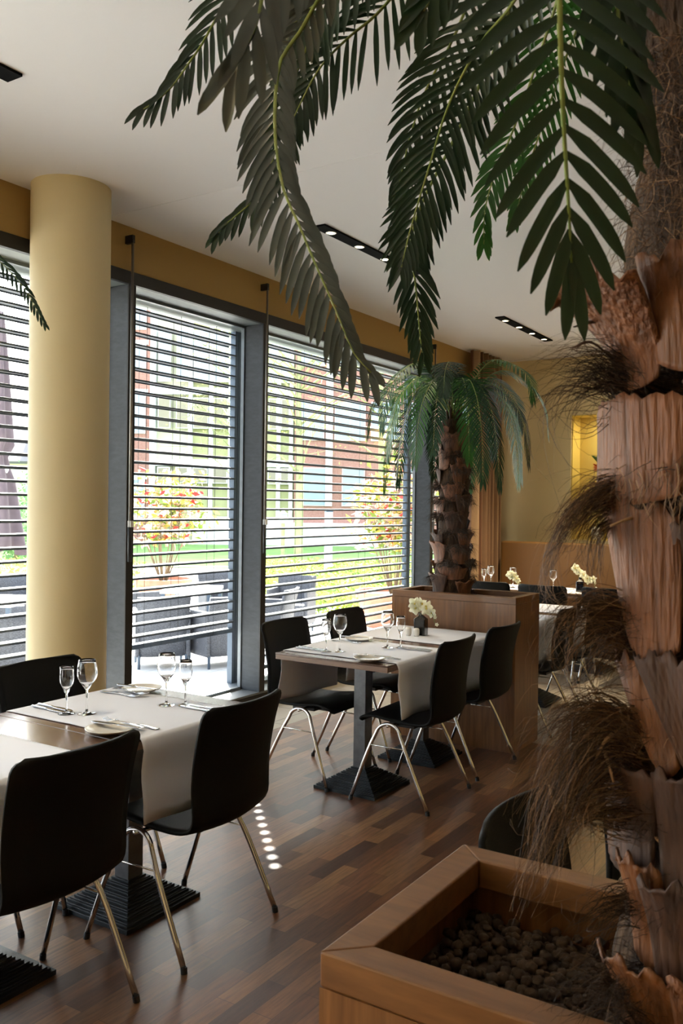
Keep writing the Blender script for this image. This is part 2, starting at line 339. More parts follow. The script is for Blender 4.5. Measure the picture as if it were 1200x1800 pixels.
for i, (X, lab) in enumerate(((3.995, 'metal blind crank rod hanging beside the cream column'), (5.395, 'metal blind crank rod hanging on the post between the two middle windows'), (8.275, 'metal blind crank rod hanging above the smaller palm'))):
    r = thing('crank_rod', lab, 'rod', (X, YW - .06, 0), 0, 'blind crank rods')
    MB().tube([(0, 0, 1.18), (0, 0, 3.22)], .0085, 8).build('rod', 'rod_metal', r, smooth=True)
    MB().box(-.011, .011, -.008, .058, 3.20, 3.25).build('bracket', 'frame_dark', r)
    MB().tube([(0, 0, 1.18), (0, 0, 1.40)], .012, 8).build('handle', 'black_plastic', r, smooth=True)
    MB().box(-.006, .022, -.012, .012, 1.40, 1.44).build('clip', 'white_plastic', r)

# ------------------------------------------------------------------ ceiling spotlights
def slot(x0, y0, y1, lab, offs, watts):
    t = thing('ceiling_light', lab, 'ceiling light', (x0, (y0 + y1) / 2, ZC), 0, 'black recessed spotlight strips'); h = (y1 - y0) / 2
    MB().box(0, 1.33, -h, h, -.012, .0).build('housing', 'black_box', t)
    for ox in offs:
        rg = MB().lathe([(.026, -.013), (.036, -.013), (.036, -.017), (.026, -.017)], 20, (ox, 0, 0), closed=True).build('lamp_ring', 'lamp_ring', t, smooth=True)
        MB().lathe([(.0001, -.0145), (.026, -.0145)], 20, (ox, 0, 0)).build('bulb', 'lamp_glow', rg)
        l = bpy.data.lights.new('spot', 'SPOT'); l.energy = watts; l.spot_size = R(75); l.spot_blend = .8; l.color = (1, .80, .52); l.shadow_soft_size = .03
        o = bpy.data.objects.new('spot', l); COL.objects.link(o); o.parent = t; o.location = (ox, 0, -.03)
slot(7.64, 3.125, 3.215, 'black recessed light strip in the ceiling nearest the back wall', (.14, .49, .84, 1.19), 60)
slot(4.60, 3.085, 3.175, 'black recessed light strip in the middle of the ceiling', (.14, .49, .84, 1.19), 14)
slot(1.03, 3.095, 3.19, 'black recessed light strip cut by the left frame edge', (.14, .49, .84, 1.0), 9)
slot(6.6, .62, .71, 'black light strip added out of view over the tables behind the big trunk', (.14, .49, .84, 1.19), 9)  # this strip and the next two are unseen, added to light the interior
slot(.7, -1.2, -1.11, 'black light strip added out of view behind the big palm', (.14, .49, .84, 1.19), 5)
slot(.6, .62, .71, 'black light strip added out of view above the big palm', (.14, .49), 2.5)

# ------------------------------------------------------------------ chairs
def make_chair():
    t = thing('dining_chair', '', 'chair')
    prof = spline([(.215, .405), (.195, .432), (.12, .440), (-.02, .426), (-.15, .424), (-.222, .436), (-.248, .475), (-.253, .54), (-.262, .66), (-.285, .78), (-.312, .868)], 40)
    prof = [(p.x, p.y) for p in [Vector((a[0], a[1], 0)) for a in prof]]
    L_ = [0]
    for i in range(1, len(prof)): L_.append(L_[-1] + math.hypot(prof[i][0] - prof[i - 1][0], prof[i][1] - prof[i - 1][1]))
    T = L_[-1]; r0 = .038
    def pos(s):
        s = max(0, min(T, s)); k = 0
        while k < len(L_) - 2 and L_[k + 1] < s: k += 1
        q = (s - L_[k]) / max(1e-6, L_[k + 1] - L_[k]); return prof[k][0] + (prof[k + 1][0] - prof[k][0]) * q, prof[k][1] + (prof[k + 1][1] - prof[k][1]) * q
    ss = [0, .008, .02, .035, .05] + [.05 + (T - .1) * i / 34 for i in range(1, 34)] + [T - .05, T - .035, T - .02, T - .008, T]
    def fn(u, v):
        s = ss[int(round(v * (len(ss) - 1)))]; y, z = pos(s); f = s / T; x = (u - .5) * 2
        w_ = .212 + .016 * max(0, (f - .5) * 2)
        e = min(s, T - s)
        if e < r0: w_ -= r0 - math.sqrt(max(0, r0 * r0 - (r0 - e) ** 2))
        back = max(0, min(1, (z - .47) / .12))
        y += (.034 + .010 * back) * x * x * min(1, max(0, (f - .36) / .10)); z += (1 - back) * .006 * x * x * (0 if f < .1 else 1)
        return (x * w_, y, z)
    MB().grid(fn, 12, len(ss) - 1).build('seat_shell', 'black_shell', t, smooth=True, solid=.013)
    for s in (-1, 1):
        pts = [(s * .262, .225, .012), (s * .250, .135, .26)]
        for k in range(9):
            a = PI * (k / 8) * .86 + PI * .07; pts.append((s * (.236 - .008 * math.sin(a)), .02 + .074 * math.cos(a), .348 + .072 * math.sin(a)))
        pts += [(s * .250, -.105, .26), (s * .262, -.225, .012)]
        lg = MB().tube(spline(pts, 36), .0098, 10).build('side_leg', 'chrome', t, smooth=True)
        for yy in (.225, -.225): MB().tube([(s * .2625, yy * 1.004, .0), (s * .261, yy * .99, .02)], .0115, 10).build('foot_cap', 'black_plastic', lg)
        MB().tube([(s * .251, .116, .305), (s * .251, -.084, .305)], .0036, 6).build('stretcher', 'chrome', t, smooth=True)
        MB().tube([(s * .245, .02 - s * .0, .412), (s * .10, .0, .405)], .008, 8).build('seat_rod', 'chrome', t, smooth=True)
    MB().box(-.15, .15, -.09, .06, .392, .415).box(-.06, .06, -.12, .10, .38, .40).build('seat_bracket', 'black_plastic', t, bevel=.004)
    return t
chair0 = make_chair(); used = []
AG = 'black moulded dining chairs on bent chrome legs'
def chair(x, y, rz, lab):
    if not used: c = chair0; c.location = (x, y, 0); c.rotation_euler = (0, 0, R(rz)); c['label'] = lab; c['group'] = AG; used.append(1); return c
    return dup(chair0, (x, y, 0), R(rz), lab, AG)
chair(1.713, 2.22, -1, 'large black chair in the bottom left corner, its back toward us')
chair(2.43, 2.215, 2, 'black chair seen from behind, white cloth hanging between it and the front table')
chair(1.78, 2.86, 179, 'black chair on the window side of the front table, out past the left edge')
chair(2.50, 2.86, 180, 'black chair whose back shows below the cream column')
chair(4.225, 2.225, 1, 'black chair on the aisle side of the middle table, nearest us')
chair(4.905, 2.235, -2, 'black chair on the aisle side of the middle table beside the wooden planter')
chair(4.25, 2.84, 180, 'black chair on the window side of the middle table, nearer the column')
chair(4.93, 2.84, 181, 'black chair on the window side of the middle table, nearer the planter')
chair(6.05, 2.22, 0, 'black chair just past the corner of the taller wooden planter')
chair(6.74, 2.22, 3, 'black chair behind the planter, farther of two at its table')
chair(6.07, 2.84, 180, 'black chair on the window side just behind the wooden planter')
chair(6.77, 2.84, 180, 'black chair on the window side of the table behind the planter')
chair(7.92, 3.27, -90, 'black chair whose back top shows behind the shaggy palm trunk')
chair(7.88, 2.72, -90, 'black chair before the brown bench, right of the pale orchid')
chair(7.95, 2.15, -93, 'black chair before the brown bench, partly behind the big palm fibres')
chair(1.905, .46, 180, 'black chair with curved back just beyond the foreground planter')
chair(2.63, .45, 181, 'black chair behind the foreground planter, close to the big trunk')

# ------------------------------------------------------------------ tables
def make_table():
    t = thing('dining_table', '', 'table')
    MB().box(-.35, .35, -.35, .35, .742, .7505).build('tabletop', 'table_wood', t, bevel=.0015)
    MB().box(-.349, .349, -.349, .349, .715, .7418).build('tabletop_edge', 'edge_wood', t, bevel=.0015)
    MB().box(-.038, .038, -.038, .038, .10, .70).build('post', 'post_metal', t, bevel=.003)
    MB().box(-.16, .16, -.16, .16, .70, .7148).build('top_plate', 'cast_iron', t)
    b = MB(); n = 8
    for k in range(n):
        h = .195 - k * .0195; z = .012 + k * .0118
        b.box(-h, h, -h, h, z - .012 if k == 0 else z, z + .005); g = h - .012; b.box(-g, g, -g, g, z + .004, z + .0125)
    b.build('pedestal_base', 'cast_iron', t, bevel=.0012)
    return t
table0 = make_table(); tabs = []
TG = 'square wooden tables on ribbed cast pedestals'
def table(x, y, lab, rz=0):
    if not tabs: tabs.append(1); table0.location = (x, y, 0); table0['label'] = lab; table0['group'] = TG; return table0
    return dup(table0, (x, y, 0), R(rz), lab, TG)
TY = 2.52
table(1.745, TY, 'dark wooden table at the left edge with a bare strip beside the white cloth')
table(2.447, TY, 'dark wooden table with two glass pairs, in front of the cream column')
table(4.20, TY, 'square wooden table laid for two, centre of the picture')
table(4.902, TY, 'square wooden table with the black vase, against the planter')
table(6.12, TY, 'wooden table showing just right of the tall wooden planter')
table(6.822, TY, 'wooden table behind the planter whose ribbed base stands on the tiles')
table(8.47, 3.34, 'small table before the brown bench, nearest the curtain')
table(8.47, 2.55, 'small table before the brown bench with the tall orchid spray')

def runner(x, y, hw, lab, rz=0, drop=.285, seed=1):
    rnd = random.Random(seed); ph = rnd.random() * 6
    ys = [(-.362 - .012, .7505 - drop)] + [(-.366 - .006 * math.sin(i), .7505 - drop + drop * i / 8) for i in range(1, 8)] + [(-.362, .742), (-.355, .7525), (-.34, .7535)]
    prof = ys + [(-.34 + .68 * i / 10, .7535) for i in range(1, 10)] + [(-a, b) for a, b in reversed(ys)]
    K = len(prof) - 1
    def fn(u, v):
        a, b = prof[int(round(v * K))]; x_ = (u - .5) * 2 * hw; s = abs(a) - .35; dz = max(0, .74 - b)
        yy = a + (math.copysign(1, a)) * dz * (.05 * math.sin(u * 9 + ph) * 1.0 + .02)
        if abs(a) < .01: b += .0015
        return (x_ * (1 + dz * .05 * math.sin(ph)), yy, b + (.004 * math.sin(u * 5 + ph) if dz > .25 else 0))
    o = MB().grid(fn, 24, K).build('table_runner', 'linen', smooth=True, solid=.0012, loc=(x, y, 0))
    o.rotation_euler = (0, 0, R(rz)); return tag(o, lab, 'table runner', 'white cloth table runners')
runner(1.635, TY, .288, 'white cloth runner entering from the left edge over the front table', seed=3)
runner(2.42, TY, .27, 'white cloth runner under the glasses on the front table', seed=5)
runner(4.215, TY, .285, 'white cloth runner over the middle table, nearest us', seed=8)
runner(4.93, TY, .30, 'white cloth runner under the black vase beside the planter', seed=11)
runner(6.12, TY, .28, 'white cloth runner showing right of the tall planter', seed=2)
runner(6.84, TY, .28, 'white cloth runner on the table farther behind the planter', seed=4)
runner(8.47, 3.34, .28, 'white cloth runner on the table nearest the curtain', rz=0, seed=9)
runner(8.47, 2.55, .28, 'white cloth runner on the far table by the orchid spray', rz=0, seed=6)

# ------------------------------------------------------------------ glasses, plates, cutlery
TZ = .7545
def glass_mesh(h, rb, rt, bowl0, base):
    k = []
    o_ = [(base, 0), (base, .0015), (base * .6, .0035), (.006, .008), (.0038, .02), (.0036, bowl0 * .6), (.0042, bowl0 * .93), (.010, bowl0 * 1.02)]
    n = 9
    for i in range(1, n + 1):
        q = i / n; z = bowl0 * 1.02 + (h - bowl0 * 1.02) * q; r = rb * math.sin(min(1, q * 1.9) * PI / 2) ** .7 if q < .55 else rb + (rt - rb) * ((q - .55) / .45) ** 1.5
        k.append((max(r, .010), z))
    out = o_ + k; inn = [(r - .0011, z + (.0015 if i == 0 else 0)) for i, (r, z) in enumerate(k)][::-1] + [(.0001, bowl0 * 1.02 + .006)]
    return MB().lathe([(.0001, 0)] + out + inn, 24)
gl_big = glass_mesh(.205, .0385, .030, .095, .034).build('wine_glass', 'wineglass', smooth=True, weld=True)
gl_small = glass_mesh(.178, .0265, .0245, .082, .031).build('water_glass', 'wineglass', smooth=True, weld=True)
GU = {}
def glass(big, x, y, lab, z=TZ):
    src = gl_big if big else gl_small
    o = src if src.name not in GU else src.copy()
    if src.name in GU: COL.objects.link(o)
    GU[src.name] = 1; o.location = (x, y, z); return tag(o, lab, 'glass', 'wine glasses' if big else 'slim glasses')
def plate_thing():
    t = thing('side_plate', '', 'plate')
    MB().lathe([(.0001, .004), (.048, .004), (.055, .006), (.080, .0135), (.084, .0155), (.0845, .0145), (.080, .011), (.052, .001), (.0001, .001)], 40).build('plate_dish', 'porcelain', t, smooth=True)
    return t
plate0 = MB().lathe([(.0001, .004), (.048, .004), (.055, .0065), (.078, .0145), (.084, .0165), (.0845, .0150), (.080, .0115), (.052, .0005), (.0001, .0005)], 40).build('side_plate', 'porcelain', smooth=True)
def knife_mb():
    m = MB(); L = .21
    def fn(u, v):
        y = -L / 2 + L * v; hw = .0075 if v < .45 else (.0075 + .0035 * math.sin(min(1, (v - .45) / .2) * PI / 2)) * (1 - max(0, (v - .86) / .14) ** 2 * .9)
        if v > .40 and v < .47: hw = .0055
        return ((u - .5) * 2 * hw, y, .004 + .0015 * (1 - abs(u - .5) * 2) * (v < .45) * 2)
    return m.grid(fn, 4, 30)
knife0 = knife_mb().build('knife', 'steel', smooth=True, solid=.003)
def fork_mb():
    L = .205; m = MB()
    def h(u, v):
        y = -L / 2 + L * .72 * v; hw = .008 * (1 - v) ** 1.2 + .003 + (.009 * max(0, (v - .85) / .15)); return ((u - .5) * 2 * hw, y, .003 + .007 * math.sin(v * PI) ** 2 * .6 + .006 * max(0, v - .85))
    m.grid(h, 4, 24)
    for k in range(4):
        x = -.0102 + k * .0068; m.tube([(x, -L / 2 + L * .715, .004), (x, L * .36, .003), (x * .97, L * .46, .006), (x * .95, L * .5, .010)], [.0016, .0014, .0012, .0006], 6)
    return m
fork0 = fork_mb().build('fork', 'steel', smooth=True, solid=.0018)
SU = {}
def lay(src, x, y, rz, lab, cat, group, z=TZ):
    o = src if src.name not in SU else src.copy()
    if src.name in SU: COL.objects.link(o)
    SU[src.name] = 1; o.location = (x, y, z); o.rotation_euler = (0, 0, R(rz)); return tag(o, lab, cat, group)
def setting(cx, cy, s, seat, tbl, both=True, forks=1):
    f = lambda x, y: (cx + s * x, cy + s * y); rz = 0 if s > 0 else 180
    G = 'cutlery on the laid tables'
    lay(plate0, *f(-.275, -.20), 0, 'white side plate at the %s setting of the %s table' % (seat, tbl), 'plate', 'white side plates')
    lay(fork0, *f(-.165, -.215), rz + 3, 'steel fork on the cloth at the %s setting of the %s table' % (seat, tbl), 'fork', G)
    if forks > 1: lay(fork0, *f(-.198, -.19), rz - 2, 'second steel fork nearer the plate, %s setting of the %s table' % (seat, tbl), 'fork', G, TZ + .009)
    lay(knife0, *f(-.25, -.20), rz + 9, 'steel knife lying across the side plate, %s setting, %s table' % (seat, tbl), 'knife', G, TZ + .0165)
    lay(knife0, *f(.150, -.235), rz - 3, 'steel knife on the cloth at the %s setting of the %s table' % (seat, tbl), 'knife', G)
    lay(knife0, *f(.185, -.225), rz - 1, 'outer steel knife beside another, %s setting of the %s table' % (seat, tbl), 'knife', G)
    glass(True, *f(.140, -.07), 'large clear wine glass at the %s setting of the %s table' % (seat, tbl))
    glass(False, *f(.185, -.130), 'slim clear glass at the %s setting of the %s table' % (seat, tbl))
for (cx, tbl, fk) in ((2.43, 'front', 2), (4.20, 'middle', 1)):
    setting(cx, TY, 1, 'aisle-side', tbl, forks=fk); setting(cx, TY, -1, 'window-side', tbl, forks=fk)
glass(True, 8.44, 3.56, 'wine glass just right of the smaller palm trunk, at the curtain'); glass(False, 8.36, 3.60, 'slim glass beside the smaller palm trunk, at the curtain')
glass(True, 8.39, 3.30, 'wine glass rising over the white orchid behind the planter corner'); glass(True, 8.32, 2.86, 'wine glass before the brown bench, left of the orchid spray')
lay(plate0, 8.33, 3.12, 0, 'white side plate on the far table near the planter corner', 'plate', 'white side plates')
lay(plate0, 8.30, 2.35, 0, 'white side plate on the far table by the orchid spray', 'plate', 'white side plates')

def flower(m, mc, c, n_, size, rnd):
    n_ = Vector(n_).normalized(); a = n_.orthogonal().normalized(); b = n_.cross(a); rot = rnd.random() * 6
    for k in range(5):
        th = rot + 2 * PI * k / 5; d = a * math.cos(th) + b * math.sin(th); s_ = n_.cross(d); W_ = size * (.46 if k % 2 else .36)
        def fn(u, v):
            x = (u - .5) * 2; ww = W_ * math.sin(PI * min(.97, .12 + .86 * v)) ** .7
            return Vector(c) + d * (size * v) + s_ * (x * ww) + n_ * (size * (.28 * v * v - .18 * x * x * v + .10 * math.sin(v * 5)))
        m.grid(fn, 4, 5)
    mc.tube([Vector(c) + n_ * -.002, Vector(c) + n_ * size * .25, Vector(c) + n_ * size * .35 - Vector((0, 0, size * .1))], [size * .10, size * .16, size * .05], 6)
def orchid(x, y, lab, spray, seed, vase=True, size=.030, z=TZ):
    rnd = random.Random(seed)
    if vase:
        v = thing('vase', 'black glossy bottle-shaped vase ' + lab, 'vase', (x, y, z), R(8), 'black vases')
        m = MB().prism(rounded(.036, .036, .008), (0, .100)); n = len(m.v)
        P0 = rounded(.036, .036, .008); P1 = rounded(.013, .013, .006); K = len(P0)
        m.v += [Vector((p[0], p[1], .1001)) for p in P0] + [Vector((p[0], p[1], .122)) for p in P1] + [Vector((p[0], p[1], .138)) for p in P1]
        for q in range(2):
            for i in range(K): j = (i + 1) % K; m.f.append((n + q * K + i, n + q * K + j, n + (q + 1) * K + j, n + (q + 1) * K + i))
        m.f.append(tuple(n + 2 * K + i for i in range(K)))
        m.build('vase_body', 'gloss_black', v)
    o = thing('orchid', 'cream white orchid ' + lab, 'flower', (x, y, z), 0, 'cream orchids')
    pts = spline(spray, 20); MB().tube(pts, .0018, 6).build('stem', 'stem_green', o, smooth=True)
    n = 9
    for k in range(n):
        q = .38 + .62 * k / (n - 1); i = int(q * 20); p = pts[min(i, 20)] + Vector((rnd.uniform(-.018, .018), rnd.uniform(-.018, .018), rnd.uniform(-.012, .014)))
        s_ = size * (1 if k < n - 3 else .75 if k < n - 2 else .3)
        mp, mc = MB(), MB(); flower(mp, mc, p, (-.8 + rnd.uniform(-.4, .4), -.6 + rnd.uniform(-.5, .5), .15 + rnd.uniform(-.3, .5)), s_, rnd)
        fo = mp.build('blossom', 'orchid', o, smooth=True); mc.build('blossom_center', 'orchid_center', fo, smooth=True)
orchid(4.895, 2.525, 'on the middle table in front of the planter', [(0, 0, .03), (0, 0, .13), (-.01, .045, .165), (-.01, .02, .185), (0, -.03, .175), (.0, -.075, .14), (.0, -.10, .07)], 4, size=.044)
orchid(8.15, 3.22, 'showing over the corner of the tall planter', [(0, 0, .02), (0, .02, .10), (0, .03, .15), (0, -.02, .14), (0, -.07, .10), (0, -.10, .05)], 7, vase=False, size=.04)
orchid(8.40, 2.62, 'in a tall spray before the brown bench', [(0, 0, .02), (0, .02, .16), (0, .05, .24), (0, .03, .20), (0, -.06, .13), (0, -.12, .12), (0, -.15, .04)], 9, size=.045)
for i, (dx, dy, lab) in enumerate(((-.055, .035, 'white porcelain salt shaker, left of the pair by the vase'), (-.055, -.02, 'white porcelain pepper shaker, nearer the black vase'))):
    s_ = thing('shaker', lab, 'shaker', (4.85 + dx + .03, 2.53 + dy + .01, TZ), 0, 'white shakers')
    MB().lathe([(.0001, 0), (.014, 0), (.019, .012), (.0205, .03), (.019, .044), (.014, .050), (.0001, .052)], 20).build('shaker_body', 'porcelain', s_, smooth=True)
    MB().lathe([(.0001, .0525), (.003, .0525), (.003, .0515)], 8).build('shaker_holes', 'cord', s_)

# ------------------------------------------------------------------ wooden planters with pebbles
def planter(cx, cy, hx, hy, h, level, lab, seed):
    t = thing('wooden_planter', lab, 'planter', (cx, cy, 0), 0, 'tall wooden planters'); T_ = .022; rw = .05; rh = .045
    MB().box(-hx, hx, -hy, -hy + T_, 0, h - rh).box(-hx, hx, hy - T_, hy, 0, h - rh).box(-hx, -hx + T_, -hy + T_, hy - T_, 0, h - rh).box(hx - T_, hx, -hy + T_, hy - T_, 0, h - rh).build('planter_panels', 'planter_wood', t)
    r = MB()                                                   # mitred rim
    for (ax, ay, bx, by) in ((-hx, -hy, hx, -hy), (hx, -hy, hx, hy), (hx, hy, -hx, hy), (-hx, hy, -hx, -hy)):
        def inn(x, y): return (x - math.copysign(rw, x), y - math.copysign(rw, y))
        a2 = inn(ax, ay); b2 = inn(bx, by); r2 = MB().prism([(ax, ay), (bx, by), b2, a2], (h - rh + .0008, h))
        o = r2.build('rim_board', 'rim_wood', t, bevel=.0025)
    MB().box(-hx + T_, hx - T_, -hy + T_, hy - T_, level - .06, level - .02).build('soil', 'soil', t)
    rnd = random.Random(seed); m = MB(); bmi = bmesh.new(); bmesh.ops.create_icosphere(bmi, subdivisions=1, radius=1); V = [v.co.copy() for v in bmi.verts]; Fc = [tuple(v.index for v in f.verts) for f in bmi.faces]; bmi.free()
    n = 2200 if seed == 1 else 500
    for k in range(n):
        x = rnd.uniform(-hx + .035, hx - .035); y = rnd.uniform(-hy + .035, hy - .035); s_ = rnd.uniform(.006, .0115); z = level - .02 + rnd.uniform(0, .02) + .02 * math.exp(-(x * x + y * y) / .02); b = len(m.v)
        q = Vector((rnd.uniform(.8, 1.2), rnd.uniform(.8, 1.2), rnd.uniform(.7, 1)))
        m.v += [Vector((x + v.x * s_ * q.x, y + v.y * s_ * q.y, z + v.z * s_ * q.z)) for v in V]; m.f += [tuple(b + i for i in f) for f in Fc]
    p = m.build('clay_pebbles', 'pebble', smooth=True, loc=(cx, cy, 0))
    tag(p, 'brown clay pebbles filling the ' + ('foreground planter' if seed == 1 else 'planter of the smaller palm' if seed == 2 else 'planter past the left edge'), 'pebbles', kind='stuff')
    return t
planter(1.135, .162, .2145, .449, .99, .905, 'honey-brown wooden planter in the bottom right corner', 1)
planter(5.49, 2.50, .213, .446, .985, .90, 'brown wooden planter behind the black vase, holding the smaller palm', 2)
planter(.82, 2.62, .213, .446, .985, .90, 'wooden planter beyond the left edge of the picture', 3)

# ------------------------------------------------------------------ palms
def frond(parent, path, L, W_, normal, m, n=34, ang=50, t0=.12, droop=.25, side=(1, 1), tipang=18, rr=.0045, seg=6, seed=0, curl=0.0, taper=True, curve=0.0, pw=2.6):
    rnd = random.Random(seed * 7 + 3); P = spline(path, 60); mb = MB()
    acc = [0]
    for i in range(1, 61): acc.append(acc[-1] + (P[i] - P[i - 1]).length)
    T = acc[-1]
    def pos(s):
        k = 0
        while k < 59 and acc[k + 1] < s: k += 1
        q = (s - acc[k]) / max(1e-6, acc[k + 1] - acc[k]); return P[k].lerp(P[k + 1], q), (P[k + 1] - P[k]).normalized()
    nrm = Vector(normal)
    if n < 1: n = int(T * (1 - t0) / n)
    for i in range(n):
        f = i / (n - 1); s = T * (t0 + (1 - t0) * f * .995)
        p, tg = pos(s); N_ = nrm - tg * nrm.dot(tg); N_ = N_.normalized() if N_.length > .05 else tg.orthogonal().normalized(); S = tg.cross(N_)
        al = R(ang + (tipang - ang) * f ** pw + rnd.uniform(-4, 4)); l = L * (math.sin(PI * (.18 + .72 * (1 - f) ** .8)) ** .6 if taper else 1) * (1 - .35 * f ** 3) * rnd.uniform(.92, 1.05)
        for sd_, k_ in ((1, side[0]), (-1, side[1])):
            if k_ <= 0: continue
            ll = l * k_; d = (S * sd_ * math.sin(al) + tg * math.cos(al)).normalized(); b = p + tg * rnd.uniform(-.003, .003); prev = b; pts = [b]
            for q in range(seg):
                v = (q + 1) / seg; dd = (d + Vector((0, 0, -1)) * droop * v * 1.6 + N_ * curl * v + tg * curve * v).normalized(); prev = prev + dd * (ll / seg); pts.append(prev)
            base = len(mb.v)
            for q, pt in enumerate(pts):
                v = q / seg; tt = (pts[min(q + 1, seg)] - pts[max(q - 1, 0)]).normalized(); ax = tt.cross(N_); ax = ax.normalized() if ax.length > .01 else S
                ww = W_ * .5 * (.35 + .65 * min(1, v / .25)) * (1 if v < .5 else max(.10, max(0, 1 - ((v - .5) / .505) ** 2.4) ** .75))
                fold = N_ * (-ww * .35)
                mb.v += [pt + ax * ww + fold * -1, pt, pt - ax * ww + fold * -1]
            for q in range(seg):
                a = base + q * 3; mb.f += [(a, a + 1, a + 4, a + 3), (a + 1, a + 2, a + 5, a + 4)]
    o = mb.build('frond', m, parent, smooth=True)
    if rr: MB().tube([P[i] for i in range(0, 61, 2)], [rr * (1 - .75 * i / 30) for i in range(31)], 6).build('frond_stem', 'rachis', o, smooth=True)
    return o
def wpath(pp): return [at(*p) for p in pp]

def hair(m, start, spread, d0, d1, L, n, rnd, r=.0006, wild=.35, seg=9, flare=.012):
    d0 = Vector(d0); d1 = Vector(d1)
    for k in range(n):
        p = Vector(start(rnd)); dd0 = (d0 + Vector([rnd.gauss(0, wild) for _ in range(3)])).normalized(); dd1 = (d1 + Vector([rnd.gauss(0, wild) for _ in range(3)])).normalized()
        l = L * rnd.uniform(.35, 1.15); pts = [p]; ph = rnd.random() * 6; wv = rnd.uniform(0, .35)
        for q in range(seg):
            v = (q + 1) / seg; d = dd0.lerp(dd1, v ** .8) + Vector((math.sin(ph + v * 5), math.cos(ph * 1.3 + v * 4), math.sin(ph * .7 + v * 6))) * wv * v
            pts.append(pts[-1] + d.normalized() * (l / seg))
        rr = r * rnd.uniform(.6, 1.5); m.tube(pts, [rr * (1 - .85 * i / seg) for i in range(seg + 1)], 3, cap=False)

def sheath(parent, cx, cy, r, az, half, z0, z1, flare, m, rnd, narrow=.55, jag=.012, twist=0.0, lift=.006, split=False):
    """curved bark scale hugging the trunk: az in degrees, wider and flared at the top edge"""
    ph = rnd.random() * 6
    def fn(u, v):
        x = (u - .5) * 2; hw = half * (narrow + (1 - narrow) * v ** .8); a = R(az + x * hw + twist * (1 - v))
        rr_ = r + lift + flare * v ** 2.2 * (1 - .25 * x * x) + .003 * math.sin(x * 3.1 + ph) * v + .0007 * math.sin(x * 23 + ph)
        z = z0 + (z1 - z0) * v + (jag * (math.sin(x * 9 + ph) * .5 + rnd.uniform(-.5, .5)) if v > .97 else 0) - (1 - v) * (1 - v) * .0 + (abs(x) ** 2) * (z1 - z0) * (.10 * (1 - v) * 1.0 - .06 * v)
        return (cx + rr_ * math.cos(a), cy + rr_ * math.sin(a), z)
    return MB().grid(fn, 20, 14).build('bark_sheath', m, parent, smooth=True, solid=.0035)

# --- big foreground palm
PX, PY = 1.13, .19
big = thing('palm_tree', 'huge shaggy palm trunk with dark fronds on the right of the picture', 'palm', (0, 0, 0))
rnd = random.Random(5)
def core(u, v):
    a = u * 2 * PI; z = .86 + 1.75 * v; rr_ = .095 + .010 * math.sin(z * 21) + .008 * math.sin(a * 3 + z * 9) + (.015 * max(0, (z - 1.75)) / .4)
    return (PX + rr_ * math.cos(a), PY + rr_ * math.sin(a), z)
MB().grid(core, 40, 60).build('trunk', 'core_fibre', big, smooth=True)
AZC = 180 + math.degrees(math.atan2(PY, PX))        # azimuth on the trunk that faces the camera
def azx(x, r_=.12):                                   # azimuth on the trunk seen at picture column x
    sn = max(-1, min(1, (x - 1250) / (1385 * r_))); return AZC + math.degrees(math.asin(sn))
def zy(y): return 1.55 - (y - 912) / 1385
def sh(x0, x1, yb, yt, flare, m, r_=.115, **k):
    a0, a1 = azx(x0, r_ + .012), azx(x1, r_ + .012); return sheath(big, PX, PY, r_, (a0 + a1) / 2, abs(a1 - a0) / 2, zy(yb), zy(yt), flare, m, rnd, **k)
sh(1150, 1290, 706, 530, .035, 'bark_orange', .125, narrow=.8)
sh(1085, 1178, 722, 560, .095, 'bark', .118, narrow=.75, jag=.02)
sh(1056, 1210, 905, 733, .004, 'bark', .130, narrow=.95, jag=.006)
sh(1205, 1330, 880, 700, .02, 'bark_dark', .125, narrow=.9)
sh(1078, 1200, 1150, 900, .012, 'bark', .118, narrow=.5, twist=14)
sh(1190, 1330, 1130, 915, .02, 'bark_dark', .112, narrow=.7)
sh(1100, 1160, 1320, 1145, .006, 'bark_orange', .116, narrow=.5, twist=22)
sh(1140, 1215, 1330, 1130, .010, 'bark_dark', .120, narrow=.5, twist=20)
sh(1080, 1180, 1500, 1310, .022, 'bark_dark', .110, narrow=.8)
sh(1170, 1300, 1520, 1300, .02, 'bark_dark', .116, narrow=.8)
sh(1118, 1185, 1625, 1455, .022, 'bark_orange', .110, narrow=.75, twist=6)
sh(1160, 1300, 1650, 1470, .03, 'bark_dark', .112, narrow=.8)
sh(1110, 1215, 1790, 1605, .040, 'bark_orange', .110, narrow=.6, jag=.012)
sh(1200, 1330, 1780, 1600, .03, 'bark', .115, narrow=.8, jag=.012)
def ring(y0, y1, x0, x1, r_):
    def s(rn):
        a = R(azx(rn.uniform(x0, x1), .12)); q = r_ + rn.uniform(-.01, .012); return (PX + q * math.cos(a), PY + q * math.sin(a), zy(rn.uniform(y0, y1)))
    return s
LFT = -RT
def tuft(st, d0, d1, L, n, m='fibre', r=.00055, wild=.3, seg=9, kind='stuff'):
    mb = MB(); hair(mb, st, 0, d0, d1, L, n, rnd, r, wild, seg); o = mb.build('fibre_tuft', m, big); o['kind'] = 'stuff'; return o
D = Vector((0, 0, -1)); U_ = Vector((0, 0, 1)); TC = -FW
